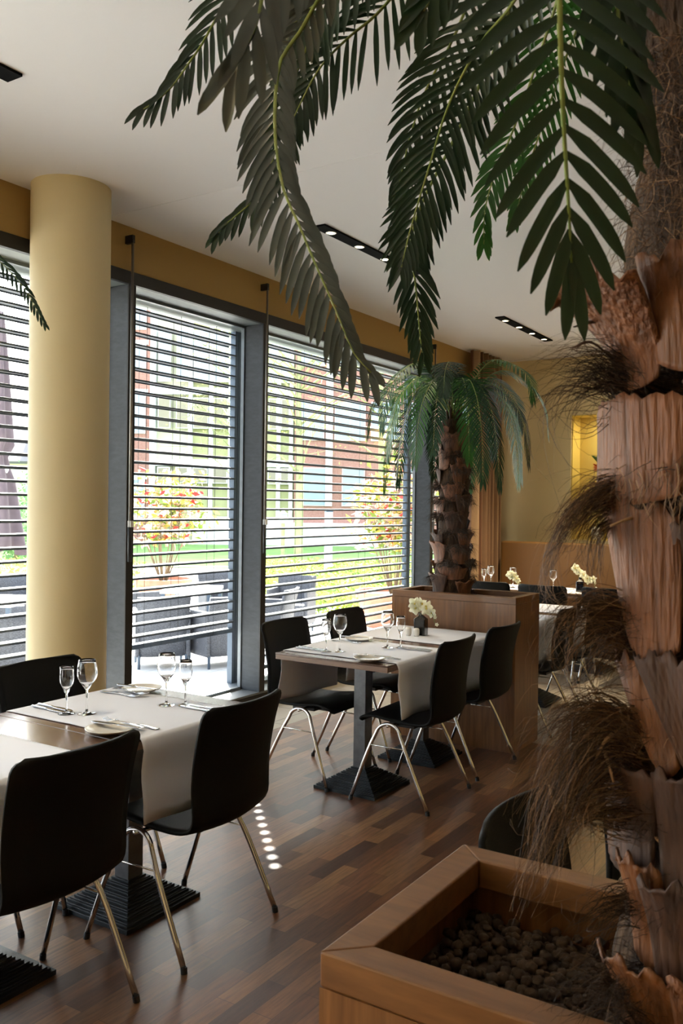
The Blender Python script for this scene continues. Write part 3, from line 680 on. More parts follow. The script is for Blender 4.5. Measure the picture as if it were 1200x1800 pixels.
def lock(path, n, s0, s1, r=.0005, wig=.010, cut=.35):
    """a lock of loose fibres that follows one curve and frays towards its tip"""
    P = spline(wpath(path), 14); mb = MB()
    for k in range(n):
        o0 = Vector([rnd.gauss(0, s0) for _ in range(3)]); o1 = Vector([rnd.gauss(0, s1) for _ in range(3)]); ph = rnd.random() * 6.28; fr = rnd.uniform(.6, 2.2); e = int(14 * rnd.uniform(cut, 1)) + 1; st = rnd.choice((0, 0, 0, 1, 2)); w_ = wig * rnd.uniform(.2, 1.3)
        pts = []
        for q in range(st, min(15, e + 1)):
            v = q / 14; pts.append(P[q] + o0.lerp(o1, v ** 1.3) + Vector((math.sin(ph + v * 6 * fr), math.cos(ph * 1.7 + v * 5 * fr), math.sin(ph * .6 + v * 7 * fr))) * w_ * v)
        if len(pts) < 4: continue
        rr = r * rnd.uniform(.5, 1.6); mb.tube(pts, [rr * (1 - .8 * i / (len(pts) - 1)) for i in range(len(pts))], 3, cap=False)
    return mb
def locks(name_m, items, d0=1.06, d1=.99, **k):
    big_m = MB()
    for pp, n, s0, s1 in items:
        K = len(pp) - 1; m_ = lock([(x, y, d0 + (d1 - d0) * i / K) for i, (x, y) in enumerate(pp)], n, s0, s1, **k); b = len(big_m.v); big_m.v += m_.v; big_m.f += [tuple(b + i for i in f) for f in m_.f]
    o = big_m.build('fibre_tuft', name_m, big); o['kind'] = 'stuff'
locks('fibre_dark', [([(1165, 705), (1095, 660), (1025, 640), (955, 668)], 110, .012, .020), ([(1155, 712), (1095, 672), (1030, 668), (985, 715)], 110, .012, .020), ([(1130, 690), (1085, 632), (1020, 615), (965, 645)], 60, .012, .020),
    ([(1120, 706), (1060, 668), (1010, 660), (942, 658)], 60, .010, .018), ([(1190, 712), (1130, 690), (1090, 660), (1060, 640)], 160, .016, .022), ([(1230, 708), (1170, 690), (1120, 670), (1090, 650)], 160, .018, .022)], 1.04, 1.0)
locks('fibre', [([(1140, 700), (1080, 640), (1010, 628), (940, 690)], 26, .012, .035), ([(1090, 700), (985, 680), (950, 740), (985, 830), (1060, 872)], 8, .008, .012), ([(1075, 690), (1010, 715), (995, 790), (1010, 900)], 8, .010, .025), ([(1080, 705), (1040, 740), (975, 745), (925, 720)], 8, .010, .02)], 1.04, 1.02, wig=.02)
locks('fibre', [([(1200, 885), (1125, 852), (1050, 862), (998, 915), (985, 950)], 170, .010, .014), ([(1190, 892), (1085, 868), (1012, 898), (970, 975), (963, 1040), (990, 1082)], 90, .008, .008), ([(1150, 885), (1065, 880), (1008, 925), (990, 965)], 120, .010, .012),
    ([(1095, 900), (1052, 925), (1036, 990), (1052, 1062)], 44, .006, .007), ([(1098, 908), (1060, 940), (1050, 1010), (1062, 1060)], 30, .006, .008), ([(1180, 880), (1090, 845), (1020, 835), (950, 845)], 14, .008, .018), ([(1120, 890), (1060, 880), (1020, 960), (985, 1010)], 20, .012, .02)], 1.05, .99)
locks('fibre', [([(1150, 1125), (1085, 1078), (1012, 1078), (970, 1130), (985, 1190)], 110, .010, .014), ([(1160, 1115), (1065, 1062), (1002, 1076), (985, 1112)], 110, .010, .013), ([(1105, 1125), (1052, 1102), (1012, 1140), (1000, 1190), (1012, 1232)], 60, .010, .016), ([(1115, 1135), (1055, 1130), (1020, 1182)], 60, .012, .016),
    ([(1135, 1145), (1072, 1150), (1040, 1200), (1012, 1235)], 44, .010, .014), ([(1160, 1155), (1095, 1165), (1055, 1200)], 60, .012, .016), ([(1200, 1140), (1140, 1100), (1090, 1085)], 160, .016, .016), ([(1230, 1150), (1180, 1130), (1120, 1120)], 140, .016, .018)], 1.04, .99, wig=.016)
locks('fibre', [([(1150, 1310), (1085, 1255), (1015, 1250), (962, 1300), (925, 1372)], 150, .014, .020), ([(1140, 1305), (1065, 1262), (1003, 1290), (965, 1352), (945, 1430)], 170, .015, .024), ([(1140, 1320), (1062, 1292), (1002, 1342), (962, 1420), (948, 1500), (920, 1595)], 150, .016, .011),
    ([(1110, 1340), (1042, 1332), (992, 1400), (962, 1492), (925, 1572)], 150, .016, .012), ([(1120, 1370), (1045, 1382), (992, 1448), (955, 1525)], 110, .018, .016), ([(1110, 1405), (1052, 1402), (1010, 1430), (985, 1480)], 110, .018, .020), ([(1200, 1330), (1130, 1290), (1080, 1270)], 160, .016, .018), ([(1100, 1290), (1030, 1240), (985, 1245), (905, 1340)], 26, .012, .03), ([(1120, 1440), (1060, 1430), (1000, 1420), (975, 1440)], 110, .012, .016)], 1.03, .97, wig=.016)
locks('fibre_dark', [([(1160, 1600), (1100, 1585), (1040, 1625), (1010, 1680)], 120, .012, .022), ([(1230, 1590), (1160, 1580), (1110, 1600)], 160, .016, .02), ([(1200, 1480), (1150, 1440), (1090, 1440)], 120, .014, .016), ([(1180, 1800), (1100, 1740), (1030, 1740), (980, 1790)], 200, .02, .03), ([(1250, 1800), (1160, 1740), (1080, 1760), (1050, 1830)], 200, .02, .03)], 1.03, .97, wig=.016)
tuft(ring(835, 905, 1090, 1300, .131), D * .5 + TC * .2, D + LFT * .3, .05, 420, 'fibre', .0005, .4)
tuft(ring(180, 560, 1110, 1300, .118), D * .3 + TC * .3, D + LFT * .1, .065, 1500, 'fibre', .00045, .9)
tuft(ring(180, 560, 1090, 1150, .12), LFT * .4 + D * .7, D + LFT * .1, .05, 160, 'fibre', .0004, .6)
for (a, b, c, L0) in (((1150, 1262, 1.02), (1075, 1290, 1.0), (1046, 1335, 1.0), 0), ((1110, 1270, 1.02), (1070, 1283, 1.02), (1042, 1295, 1.03), 0), ((1055, 1300, 1.02), (1068, 1340, 1.0), (1078, 1375, .99), 0), ((1190, 890, .99), (1182, 905, .97), (1178, 940, .97), 0), ((1140, 905, 1.0), (1105, 912, .99), (1072, 925, .99), 0), ((965, 1380, 1.0), (975, 1420, 1.0), (985, 1426, 1.0), 0), ((1125, 1452, 1.0), (1160, 1480, .98), (1200, 1540, .98), 0)):
    MB().tube(spline([at(*a), at(*b), at(*c)], 8), [.0022 * (1 - .7 * abs(i / 8 - .4)) for i in range(9)], 5).build('bark_strip', mat('strip', (.34, .20, .10), .6), big, smooth=True)
for (pts, wd) in ((((1085, 640, 1.03), (1040, 602, 1.0), (1005, 612, .99)), .006), (((1090, 590, 1.03), (1050, 566, 1.02), (1008, 575, 1.0)), .008)):
    MB().tube(spline(wpath(pts), 8), [wd * (1 - .8 * i / 8) for i in range(9)], 6, flat=.3).build('bark_strip', 'bark_dark', big, smooth=True)

toC = -FW
CR = [(1262, -420, 1.16), (1180, -640, 1.12)]
def bf(pp, L, W_, m, n=.013, ang=50, t0=.3, droop=.25, N_=None, seed=0, start=True, **k):
    path = (CR if start else []) + pp
    return frond(big, wpath(path), L, W_, (toC + Vector((0, 0, .15))) if N_ is None else N_, MATS[m], n, ang, t0, droop, seed=seed, **k)
bf([(1050, -560, .98), (985, -280, .88), (983, 0, .85), (989, 200, .86), (998, 350, .87), (1004, 462, .88)], .135, 0.015, 'frond_dark', 0.0245, 66, .42, .24, seed=1, pw=6, rr=.0055, tipang=12, taper=False, seg=8)
bf([(1080, -520, 1.2), (990, -160, 1.35), (905, 0, 1.45), (845, 75, 1.5), (790, 180, 1.53), (752, 300, 1.53), (722, 400, 1.52), (705, 470, 1.5)], .118, 0.01, 'frond_dark', 0.018, 55, .40, .35, seed=2)
bf([(1000, -420, 1.3), (880, -140, 1.5), (800, 60, 1.62), (752, 150, 1.66), (722, 235, 1.66), (700, 330, 1.64)], .105, 0.01, 'frond_dark', 0.0185, 58, .40, .38, seed=3)
bf([(1000, -300, 1.3), (880, 60, 1.5), (800, 240, 1.58), (740, 360, 1.6), (722, 430, 1.6), (730, 500, 1.58), (738, 590, 1.57), (742, 620, 1.57)], 0.105, 0.01, 'frond_dark', 0.0175, 55, .45, .35, seed=4)
bf([(1060, -300, 1.5), (985, -20, 1.8), (950, 90, 1.9), (918, 185, 1.95), (893, 250, 1.95), (868, 310, 1.93), (852, 370, 1.9), (850, 430, 1.9)], .10, 0.01, 'frond_green', 0.0205, 55, .35, .3, seed=5)
bf([(1120, -300, 1.5), (1060, -40, 1.8), (1010, 60, 1.9), (960, 200, 1.95), (930, 290, 1.95), (905, 380, 1.93)], .10, 0.01, 'frond_green', 0.0205, 55, .35, .3, seed=6)
bf([(1000, -420, 1.3), (820, -200, 1.5), (715, -40, 1.6), (662, 25, 1.62), (617, 62, 1.63), (575, 103, 1.63), (548, 142, 1.62), (529, 180, 1.61), (508, 222, 1.6)], 0.14, 0.0105, 'frond_dark', 0.02, 64, .38, .55, seed=7)
bf([(960, -480, 1.3), (740, -330, 1.5), (560, -120, 1.62), (430, -45, 1.66), (380, 33, 1.67), (354, 79, 1.67), (325, 121, 1.67), (304, 150, 1.66), (283, 171, 1.66), (252, 192, 1.65)], 0.12, 0.0105, 'frond_dark', 0.02, 45, .42, .42, seed=8)
bf([(960, -440, 1.25), (760, -220, 1.35), (600, -60, 1.42), (527, 56, 1.45), (494, 104, 1.45), (484, 167, 1.44), (484, 250, 1.42), (498, 333, 1.40), (523, 390, 1.38), (551, 457, 1.36), (580, 523, 1.34), (600, 570, 1.33), (622, 622, 1.32), (652, 655, 1.31)], 0.132, 0.0125, 'frond_grey', 0.0195, 46, .40, 0.62, seed=9, pw=5, side=(1, .6), tipang=22, N_=toC + RT * .25, seg=7)
bf([(980, -400, 1.1), (760, -330, 1.05), (560, -160, 1.0), (475, -50, .98), (456, 20, .97), (443, 62, .97), (424, 98, .97), (410, 122, .98)], .115, 0.015, 'frond_grey', 0.024, 48, .45, .45, seed=10, tipang=15, taper=False, N_=toC + RT * .35)
bf([(900, -380, 1.4), (720, -160, 1.5), (580, 0, 1.6), (520, 130, 1.64), (490, 240, 1.66), (467, 318, 1.66), (447, 350, 1.66), (425, 371, 1.66), (400, 392, 1.65), (384, 410, 1.65)], 0.1, 0.0105, 'frond_dark', 0.019, 50, .40, .42, seed=11)
bf([(1000, -420, 1.3), (800, -220, 1.45), (690, -120, 1.5), (610, -40, 1.52), (540, 20, 1.53), (500, 60, 1.52), (478, 120, 1.5)], 0.12, 0.0105, 'frond_dark', 0.02, 55, .40, .45, seed=12)
bf([(1180, -450, 1.0), (1120, -200, .92), (1085, -20, .9), (1100, 120, .9), (1120, 200, .92)], .11, 0.015, 'frond_dark', 0.0245, 35, .40, .5, seed=13, taper=False)
bf([(1100, -560, 1.1), (1000, -400, 1.0), (880, -200, .95), (790, -60, .95), (745, 20, .96)], .11, 0.015, 'frond_dark', 0.0245, 40, .45, .35, seed=14)

# --- smaller palms
def small_palm(cx, cy, lab, seed, extra=None, rot=0):
    t = thing('palm_tree', lab, 'palm', (cx, cy, 0)); rn = random.Random(seed)
    def cr(u, v):
        a = u * 2 * PI; z = .87 + 1.28 * v; q = .118 - .045 * v + .006 * math.sin(z * 30) + .004 * math.sin(a * 4); return (q * math.cos(a), q * math.sin(a), z)
    MB().grid(cr, 24, 40).build('trunk', 'core_fibre', t, smooth=True)
    z = .96; k = 0
    while z < 2.02:
        v = (z - .9) / 1.25; q = .122 - .045 * v
        for j in range(3):
            az = rot + k * 47 + j * 120 + rn.uniform(-25, 25); hh = rn.uniform(.085, .165)
            sheath(t, 0, 0, q, az, rn.uniform(38, 58), z, z + hh, rn.uniform(.012, .042), MATS[rn.choice(['bark_brown', 'bark_dark', 'bark_brown', 'bark_dark', 'bark_brown'])], rn, narrow=.7, jag=.014)
        m = MB()
        def st(rr_): a = rr_.random() * 2 * PI; return (q * 1.12 * math.cos(a), q * 1.12 * math.sin(a), z + rr_.uniform(-.03, .03))
        for j in range(8):
            a = rn.random() * 2 * PI
            hair(m, lambda r2: (q * 1.1 * math.cos(a + r2.uniform(-.5, .5)), q * 1.1 * math.sin(a + r2.uniform(-.5, .5)), z + r2.uniform(-.02, .03)), 0, (math.cos(a), math.sin(a), .35), (math.cos(a) * .4, math.sin(a) * .4, -1.1), .085, 60, rn, .0011, .45, 6)
        o = m.build('fibre_tuft', 'fibre_dark', t); o['kind'] = 'stuff'
        z += .105; k += 1
    m = MB()
    for j in range(22):
        a = rn.random() * 2 * PI; m.tube([(.04 * math.cos(a), .04 * math.sin(a), 2.05), (.05 * math.cos(a), .05 * math.sin(a), 2.2), (.03 * math.cos(a) + .02, .03 * math.sin(a), 2.36)], [.012, .009, .003], 6)
    m.build('leaf_bases', 'bark_dark', t, smooth=True)
    kinds = ['frond_green', 'frond_bluish', 'frond_dark', 'frond_green', 'frond_bluish']
    N0 = 24
    for k in range(N0):
        a = R(rot + 360 * k / N0 + rn.uniform(-7, 7)); out = rn.uniform(.34, .52) if k % 3 else rn.uniform(.52, .66); top = rn.uniform(.18, .30) if k % 3 else rn.uniform(.30, .36); dz = rn.uniform(.45, .66) if k % 3 else rn.uniform(.2, .42)
        c, s_ = math.cos(a), math.sin(a); z0 = 2.16
        path = [(.02 * c, .02 * s_, z0), (.14 * c * out / .45, .14 * s_ * out / .45, z0 + top * .75), (.55 * out * c, .55 * out * s_, z0 + top), (.84 * out * c, .84 * out * s_, z0 + top - dz * .25), (out * c, out * s_, z0 + top - dz * .62), ((out + .03) * c, (out + .03) * s_, z0 + top - dz * 1.12)]
        frond(t, path, .155, .0095, (c * .7, s_ * .7, .9), MATS[kinds[k % 5]], 44, 58, .16, .30, seed=seed * 31 + k, seg=4, rr=.004)
    if extra:
        for i, pth in enumerate(extra):
            loc = Vector((cx, cy, 0)); frond(t, [Vector(p) - (loc if j else Vector((0, 0, 0))) for j, p in enumerate(pth)], .075, .009, (-.6, -.5, .7), MATS['frond_dark'], 44, 48, .3, .35, seed=77 + i, seg=5, rr=.003)
    return t
small_palm(5.49, 2.60, 'smaller palm with drooping green fronds in the planter behind the vase', 3, rot=20)
small_palm(1.02, 2.62, 'palm beyond the left edge, frond tips reaching in by the blind', 8, rot=5,
    extra=[[(0, 0, 2.2), (1.30, 2.66, 2.55), (1.62, 2.66, 2.53), (1.85, 2.64, 2.42), (1.94, 2.55, 2.30), (1.985, 2.475, 2.16)], [(0, 0, 2.2), (1.3, 2.75, 2.46), (1.6, 2.75, 2.42), (1.80, 2.68, 2.26), (1.87, 2.63, 2.08)]])

# ------------------------------------------------------------------ curtain, bench, niche plant
def curt(u, v):
    x = 9.04 + .80 * u; z = .015 + (ZC - .03) * v; pin = 1 - .12 * math.sin(PI * v)
    return (9.04 + .80 * u * (1 if v > .9 else 1), 4.05 + .055 * math.sin(u * 2 * PI * 7.5) * (.75 + .35 * (1 - v)) + .01 * math.sin(u * 31), z)
MB_c = MB().grid(curt, 200, 12)
cur = MB_c.build('curtain', 'curtain_a', smooth=True, solid=.003); tag(cur, 'brown striped floor-length curtain in the back corner', 'curtain')
b = thing('bench', 'long brown upholstered bench along the back wall', 'bench', (9.6, 0, 0))
MB().box(.0, .12, -1.2, 3.93, .44, 1.172).build('bench_back', 'bench_leather', b, bevel=.02)
MB().box(-.50, 0, -1.2, 3.93, .34, .46).build('bench_seat', 'bench_leather', b, bevel=.02)
MB().box(-.42, .10, -1.18, 3.91, 0, .34).build('bench_base', 'frame_dark', b)
v = thing('niche_vase', 'small pale pot with plant in the yellow wall niche', 'vase', (10.25, 3.0, NZ0 + .01))
MB().lathe([(.0001, 0), (.06, 0), (.075, .06), (.07, .13), (.05, .15), (.045, .15), (.06, .12), (.0001, .11)], 20).build('pot', 'porcelain', v, smooth=True)
nf = thing('niche_flower', 'red flower head with green leaves on a tall stem in the niche', 'flower', (10.25, 3.0, NZ0))
MB().tube([(0, 0, .12), (0, .01, .5), (0, 0, .86)], .006, 6).build('stem', 'stem_green', nf)
m = MB(); rn = random.Random(2)
for k in range(90):
    a = rn.random() * 6.28; e = rn.uniform(-1.0, .5); d = Vector((math.cos(a) * math.cos(e), math.sin(a) * math.cos(e), math.sin(e))); m.tube([Vector((0, 0, .86)), Vector((0, 0, .86)) + d * .07], [.008, .003], 4)
m.build('flower_head', 'red_flower', nf)
m = MB()
for k in range(16):
    a = rn.random() * 6.28; d = Vector((math.cos(a), math.sin(a), .8)).normalized(); m.tube([Vector((0, 0, .90)), Vector((0, 0, .92)) + d * .06, Vector((0, 0, .92)) + d * .11], [.012, .018, .002], 4, flat=.25)
m.build('leaves', 'leaf_plain', nf)
nl = bpy.data.lights.new('niche_lamp', 'AREA'); nl.size = .2; nl.energy = 3.2; nl.color = (1, .85, .5); no = bpy.data.objects.new('niche_lamp', nl); COL.objects.link(no); no.location = (XB + .16, 2.75, NZ1 - .02)


table(1.93, .16, 'table mostly hidden behind the foreground planter and big trunk')
lay(plate0, 1.955, .415, 0, 'white plate rim glimpsed between the black chair and the big trunk', 'plate', 'white side plates')

# ------------------------------------------------------------------ outside
G = -.35                                     # the terrace lies a step below the room
struct(MB().box(-40, 90, YW + .52, 15.5, G - .1, G), 'ground_patio', floor_mat('patio_slab', .6, .6, 0, 0, (.42, .41, .40), .008, .8, grain=False, contrast=[(.56, .55, .53), (.62, .61, .59)], offset=0))
struct(MB().box(-40, 120, 15.5, 110, G - .1, G - .01), 'ground_path', 'gravel_path')
lw = MB()
a = [ground(x, y, G) for x, y in ((-300, 990), (1000, 1006), (1000, 962), (-300, 952))]
lw.ngon([(p.x, p.y, G + .01) for p in a]); o = lw.build('lawn', 'lawn'); tag(o, 'strip of bright green lawn in front of the far buildings', 'lawn', kind='stuff')
def leaf_cloud(m, pts_fn, n, size, rn):
    for k in range(n):
        p = Vector(pts_fn(rn)); d = Vector((rn.gauss(0, 1), rn.gauss(0, 1), rn.gauss(0, .6))).normalized(); s_ = d.orthogonal().normalized(); s_ = (s_ * math.cos(k) + d.cross(s_) * math.sin(k)); l = size * rn.uniform(.6, 1.3); n_ = d.cross(s_)
        b = len(m.v); m.v += [p, p + d * l * .5 + s_ * l * .22 + n_ * l * .08, p + d * l, p + d * l * .5 - s_ * l * .22 + n_ * l * .08]; m.f.append((b, b + 1, b + 2, b + 3))
def shrub(x, y, pr, ph, H_, spread, lab, seed):
    t = thing('potted_shrub', lab, 'shrub', (x, y, G), 0, 'red-leaved shrubs in big clay pots'); rn = random.Random(seed)
    MB().lathe([(.0001, 0), (pr * .74, 0), (pr * .93, ph * .80), (pr, ph * .82), (pr, ph), (pr * .92, ph), (pr * .90, ph * .88), (.0001, ph * .86)], 40).build('clay_pot', 'terracotta', t, smooth=False)
    MB().lathe([(.0001, ph * .90), (pr * .9, ph * .89)], 20).build('soil', 'soil', t)
    tips = []; m = MB()
    for k in range(15):
        a = rn.random() * 6.28; e = rn.uniform(.1, 1); c = Vector((math.cos(a), math.sin(a), 0)); top = H_ * rn.uniform(.74, .97)
        pts = [c * .05, c * (.10 + spread * .2 * e) + Vector((0, 0, (top - ph) * .4)), c * (spread * .7 * e) + Vector((0, 0, top - ph))]
        pts = [p + Vector((0, 0, ph * .88)) for p in pts]; sp = spline(pts, 8); m.tube(sp, [.016 * (1 - .8 * i / 8) for i in range(9)], 5)
        for j in range(4):
            q = sp[rn.randint(5, 8)]; dd = Vector((rn.gauss(0, 1), rn.gauss(0, 1), rn.uniform(-.1, .8))).normalized() * spread * rn.uniform(.2, .5); m.tube([q, q + dd * .5 + Vector((0, 0, .03)), q + dd], [.006, .005, .002], 4); tips += [q + dd, q + dd * .6]
        tips.append(sp[-1])
    m.build('stems', 'twig', t, smooth=True); f = MB()
    for p in tips: leaf_cloud(f, lambda r2: p + Vector((r2.gauss(0, .085), r2.gauss(0, .085), r2.gauss(0, .075))), 9, .15, rn)
    f.build('foliage', 'shrub_leaf', t)
p = at(287, 1050, 16.0); shrub(p.x, p.y, .52, .55, 2.55, .95, 'red and yellow leaved shrub in a clay pot seen through the narrow window', 4)
p = at(692, 1100, 14.1); shrub(p.x, p.y, .62, .56, 2.55, .95, 'red and yellow leaved shrub in a clay pot seen through the wide window', 9)
hd = MB(); rn = random.Random(12)
def hpt(r2):
    x = r2.uniform(430, 780); d = r2.uniform(14.9, 25); q = at(x, 900, d); return (q.x, q.y, G + r2.uniform(0, .42))
leaf_cloud(hd, hpt, 15000, .13, rn)
def hpt2(r2):
    x = r2.uniform(-60, 250); d = r2.uniform(14.5, 24); q = at(x, 900, d); return (q.x, q.y, G + r2.uniform(0, .40))
leaf_cloud(hd, hpt2, 4000, .13, rn)
tag(hd.build('ground_shrubs', 'ground_leaf'), 'yellow-green low ground shrubs between the patio and the lawn', 'shrubs', kind='stuff')
def rattan_chair():
    t = thing('rattan_chair', '', 'chair')
    def back(u, v): x = (u - .5) * 2; return (x * (.27 + .03 * v), -.26 - .10 * v ** 2 + .05 * x * x, .14 + .69 * v)
    MB().grid(back, 8, 8).build('backrest', 'rattan', t, solid=.04, smooth=True)
    MB().box(-.27, .27, -.24, .28, .14, .44).build('seat', 'rattan', t, bevel=.02)
    for s in (-1, 1):
        MB().box(s * .29 - .025, s * .29 + .025, -.26, .26, .14, .66).build('armrest', 'rattan', t, bevel=.015)
        for yy in (-.24, .24): MB().tube([(s * .27, yy, 0), (s * .27, yy, .16)], [.016, .022], 6).build('leg', 'rail_dark', t)
    return t
rc0 = rattan_chair(); ru = []
def rchair(px_, d, rz, lab):
    q = at(px_, 900, d)
    if not ru: ru.append(1); o = rc0; o['group'] = 'dark rattan patio chairs'; o['label'] = lab
    else: o = dup(rc0, (0, 0, 0), 0, lab, 'dark rattan patio chairs')
    o.location = (q.x, q.y, G); o.rotation_euler = (0, 0, R(rz)); return o
rchair(285, 10.4, -40, 'dark rattan patio chair seen from behind, left of the steel table')
rchair(388, 10.5, -20, 'dark rattan patio chair below the right end of the steel patio table')
rchair(392, 13.9, 150, 'dark rattan patio chair on the far side of the steel patio table')
rchair(238, 12.6, -100, 'dark rattan patio chair turned sideways, close to the crank rod')
rchair(474, 11.4, 20, 'dark rattan patio chair just right of the metal window post')
rchair(514, 13.2, 110, 'dark rattan patio chair with a high curved back before the yellow shrubs')
rchair(10, 8.6, -35, 'dark rattan patio chair seen from behind, low in the left window')
rchair(14, 12.6, 140, 'dark rattan patio chair beyond the patio table in the left window')
rchair(-150, 10.8, 80, 'dark rattan patio chair outside, past the left picture edge')
def ptable(px_, d, lab, w_=.45):
    q = at(px_, 900, d); t = thing('patio_table', lab, 'table', (q.x, q.y, G), R(30), 'steel patio tables')
    MB().box(-w_, w_, -.35, .35, .70, .745).build('tabletop', 'steel_table', t, bevel=.004)
    for sx in (-1, 1):
        for sy in (-1, 1): MB().box(sx * (w_ - .04) - .025, sx * (w_ - .04) + .025, sy * .31 - .025, sy * .31 + .025, 0, .70).build('leg', 'rail_dark', t)
ptable(340, 12.2, 'pale steel patio table outside the narrow window'); ptable(0, 10.5, 'pale steel patio table outside the left window', .5)
q = at(-6, 900, 11.6); um = thing('parasol', 'folded mauve-grey parasol outside the left window', 'parasol', (q.x, q.y, G))
MB().tube([(0, 0, 0), (0, 0, 4.5)], .028, 10).build('pole', 'rod_metal', um, smooth=True); MB().lathe([(.0001, 0), (.30, 0), (.30, .06), (.05, .09), (.0001, .09)], 24).build('base', 'rail_dark', um)
def cano(u, v):
    a = u * 2 * PI; z = 4.4 - 3.15 * v; r_ = (.05 + .20 * v ** .8) if v < .55 else (.177 - .07 * math.sin(PI * (v - .55) / .12) * (v < .67) + max(0, v - .67) * .42)
    r_ *= 1 + .22 * math.sin(a * 6); return (r_ * math.cos(a), r_ * math.sin(a), z + .06 * math.sin(a * 3) * v)
MB().grid(cano, 48, 20).build('canopy', 'parasol_cloth', um, smooth=True, solid=.006); MB().lathe([(.15, 2.28), (.16, 2.32), (.15, 2.36)], 20).build('strap', 'white_plastic', um)
def tree(px_, d, H_, r_, lab, seed, n=22, leaves=900):
    q = at(px_, 960, d); t = thing('tree', lab, 'tree', (q.x, q.y, G), 0, 'slender trees on the lawn'); rn = random.Random(seed)
    tr = spline([(0, 0, -.03), (.05, .02, H_ * .3), (-.04, .03, H_ * .6), (.05, 0, H_)], 12); MB().tube(tr, [r_ * (1 - .75 * i / 12) for i in range(13)], 10).build('trunk', 'tree_bark', t, smooth=True)
    m = MB(); tips = []
    for k in range(n):
        z = H_ * rn.uniform(.28, .95); a = rn.random() * 6.28; l = H_ * .28 * (1.15 - z / H_) + .5; c = Vector((math.cos(a), math.sin(a), 0)); b0 = Vector((0, 0, z)); pts = spline([b0, b0 + c * l * .5 + Vector((0, 0, l * .35)), b0 + c * l + Vector((0, 0, l * .5))], 6)
        m.tube(pts, [r_ * .28 * (1 - .8 * i / 6) for i in range(7)], 5)
        for j in range(5):
            p0 = pts[rn.randint(2, 6)]; dd = Vector((rn.gauss(0, 1), rn.gauss(0, 1), rn.gauss(.2, .8))).normalized() * l * .4; m.tube([p0, p0 + dd], [.014, .005], 4); tips.append(p0 + dd)
    m.build('branches', 'tree_bark', t, smooth=True); f = MB()
    leaf_cloud(f, lambda r2: r2.choice(tips) + Vector((r2.gauss(0, .3), r2.gauss(0, .3), r2.gauss(0, .3))), leaves, .09, rn); f.build('foliage', 'tree_leaf', t)
tree(524, 27, 9.5, .15, 'slender bare tree trunk standing left in the wide window', 3)
tree(668, 29, 9.0, .13, 'slender tree behind the red-leaved shrub in the wide window', 5)
tree(412, 31, 8.5, .10, 'thin branched tree at the right side of the narrow window', 7, 26, 900)
q = at(577, 960, 22); sg = thing('sign_pillar', 'slim pale blue pillar standing among the yellow-green shrubs', 'pillar', (q.x, q.y, G), R(-30))
MB().box(-.09, .09, -.05, .05, 0, 1.75).build('pillar_body', 'blue_white', sg, bevel=.004); MB().box(-.094, .094, -.054, .054, 1.75, 1.79).build('pillar_cap', 'rail_dark', sg)
q = at(497, 960, 27); lp = thing('garden_lamp', 'short garden lamp with pale green head in front of the far building', 'lamp', (q.x, q.y, G))
MB().tube([(0, 0, 0), (0, 0, 1.35)], .06, 8).build('post', 'tree_bark', lp); MB().lathe([(.0001, 1.35), (.13, 1.36), (.13, 1.62), (.0001, 1.64)], 12).build('lamp_head', 'lamp_green', lp); MB().lathe([(.14, 1.64), (.05, 1.72), (.04, 1.8), (.0001, 1.82)], 12).build('lamp_cap', 'white_plastic', lp)
# far buildings, local x runs right across the picture, 42 m away
DB = 42.0; S = DB / F_PX
org = CAMP + FW * DB; hx_ = Vector((RT.x, RT.y, 0)).normalized(); ang_b = math.atan2(hx_.y, hx_.x)
def bldg(name, lab): 
    t = thing(name, lab, 'building', (org.x, org.y, 0), ang_b, 'buildings beyond the lawn'); return t
def bx(t, name, m, x0, x1, yt, yb, dy0=0.0, dy1=.3):
    zt = 1.55 - (yt - 905) * S; zb = 1.55 - (yb - 905) * S
    return MB().box((x0 - 600) * S, (x1 - 600) * S, dy0, dy1, max(zb, G - .02), zt).build(name, m, t)
def win(t, x0, x1, yt, yb, glass_='house_glass', bars=1):
    f = bx(t, 'window', 'render_white', x0, x1, yt, yb, -.10, .02); q = 1.6; W_ = (x1 - x0 - q * (bars + 1)) / bars
    for k in range(bars): bx(f, 'pane', glass_, x0 + q + k * (W_ + q), x0 + q + k * (W_ + q) + W_, yt + q, yb - q, -.13, -.09)
A = bldg('brick_building', 'brick building with white-framed windows at the left of the narrow window')
bx(A, 'brick_wall', 'brick', 60, 262, 520, 985, 0, 6); bx(A, 'corner_band', 'render_white', 262.2, 271.8, 520, 985, -.15, 6)
for y0, y1 in ((548, 600), (626, 668), (712, 782), (862, 930)): bx(A, 'white_band', 'render_white', 60, 258, y0 - 8, y0, -.05, .02); win(A, 226, 254, y0, y1); win(A, 120, 180, y0, y1, bars=2); win(A, 185, 215, y0, y1)
Bd = bldg('rendered_building', 'pale green and cream building with white pilasters beyond the lawn')
bx(Bd, 'cream_wall', 'render_cream', 272, 335, 500, 985, .3, 6); bx(Bd, 'green_wall', 'render_green', 335, 516, 500, 985, .2, 6)
for x in (333, 369, 403, 488, 510): bx(Bd, 'pilaster', 'render_white', x - 3.2, x + 3.2, 500, 935, -.1, .25)
bx(Bd, 'white_band', 'render_white', 272, 516, 700, 712, -.12, .25); bx(Bd, 'white_band', 'render_white', 272, 516, 826, 838, -.12, .25); bx(Bd, 'plinth', 'render_white', 340, 516, 926, 985, -.3, .2)
for x0, x1 in ((276, 298), (308, 330), (338, 365), (373, 399), (470, 485), (492, 507)):
    win(Bd, x0, x1, 718, 772, 'shade_brown'); win(Bd, x0, x1, 840, 868, 'shade_brown'); win(Bd, x0, x1, 600, 690, 'house_glass')
bx(Bd, 'garage_door', 'render_green', 272, 365, 875, 945, .0, .3)
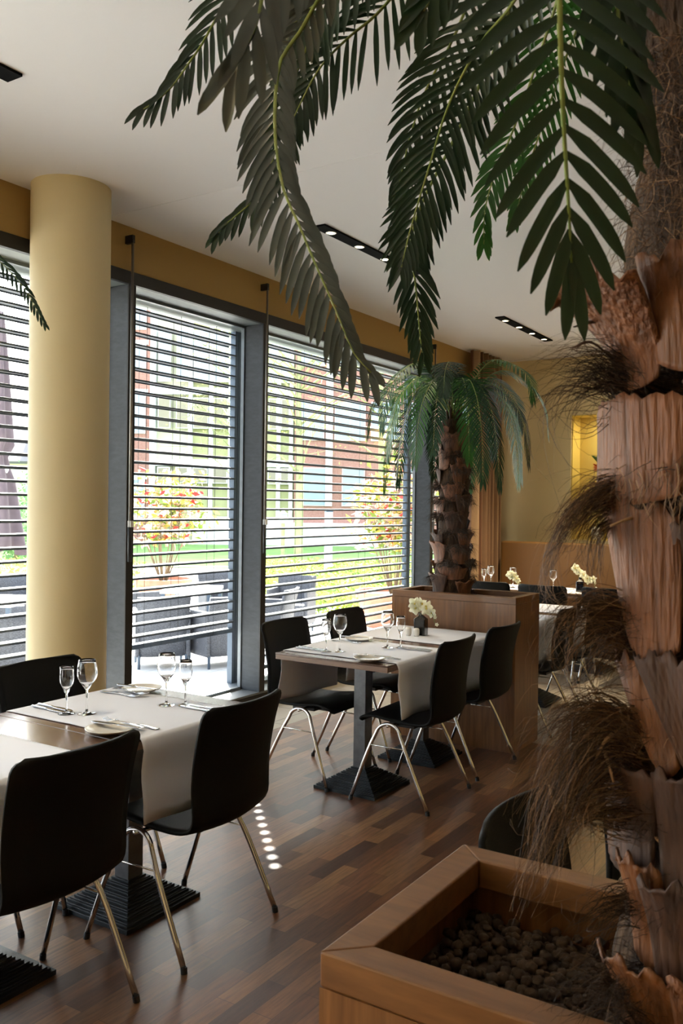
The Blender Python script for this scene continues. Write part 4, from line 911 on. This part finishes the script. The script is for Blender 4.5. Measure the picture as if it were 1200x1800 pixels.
Cb = bldg('brick_building', 'pinkish brick building with wide white windows behind the wide window')
bx(Cb, 'brick_wall', 'brick', 516, 1000, 560, 985, 0, 6); bx(Cb, 'corner_band', 'render_white', 571, 583, 560, 905, -.2, .1)
for x0, x1, y0, y1, n_ in ((524, 568, 722, 790, 2), (586, 640, 722, 790, 2), (650, 700, 722, 790, 2), (532, 572, 838, 905, 1), (600, 640, 838, 905, 1), (524, 568, 600, 660, 2), (586, 640, 600, 660, 2), (660, 700, 600, 660, 2), (715, 760, 722, 790, 2), (715, 760, 838, 905, 1), (780, 830, 722, 790, 2), (780, 830, 838, 905, 1)): win(Cb, x0, x1, y0, y1, bars=n_)
bx(Cb, 'plinth', 'render_white', 516, 720, 935, 985, -.3, .1)
# small houses and bushes far in the left window
q = at(38, 960, 38); hs_ = thing('house', 'small far house with dark roof low in the left window', 'house', (q.x, q.y, G), ang_b)
MB().box(-4, .9, 0, 5, -.03, 3.6).build('wall', 'render_cream', hs_); MB().ngon([(-4.2, -.2, 3.6), (1.1, -.2, 3.6), (1.1, 2.5, 5.2), (-4.2, 2.5, 5.2)]).ngon([(-4.2, 5.2, 3.6), (-4.2, 2.5, 5.2), (1.1, 2.5, 5.2), (1.1, 5.2, 3.6)]).build('roof', 'roof_dark', hs_, solid=.12)
for x0 in (-.9, .1): f = MB().box(x0, x0 + .6, -.06, .02, 1.6, 2.7).build('window', 'render_white', hs_); MB().box(x0 + .07, x0 + .53, -.09, -.05, 1.68, 2.62).build('pane', 'house_glass', f)
for (px_, d, hh, lab) in ((28, 27, 1.7, 'rounded green bush behind the folded parasol'), (55, 30, 2.6, 'taller green bush beside the cream column in the left window')):
    q = at(px_, 960, d); t = thing('bush', lab, 'bush', (q.x, q.y, G), 0, 'green bushes in the left window'); f = MB(); leaf_cloud(f, lambda r2: (r2.gauss(0, .55), r2.gauss(0, .55), abs(r2.gauss(hh * .5, hh * .25))), 1500, .16, rn); f.build('foliage', 'bush_leaf', t); MB().tube([(0, 0, -.03), (0, 0, hh * .6)], .06, 6).build('stem', 'twig', t)
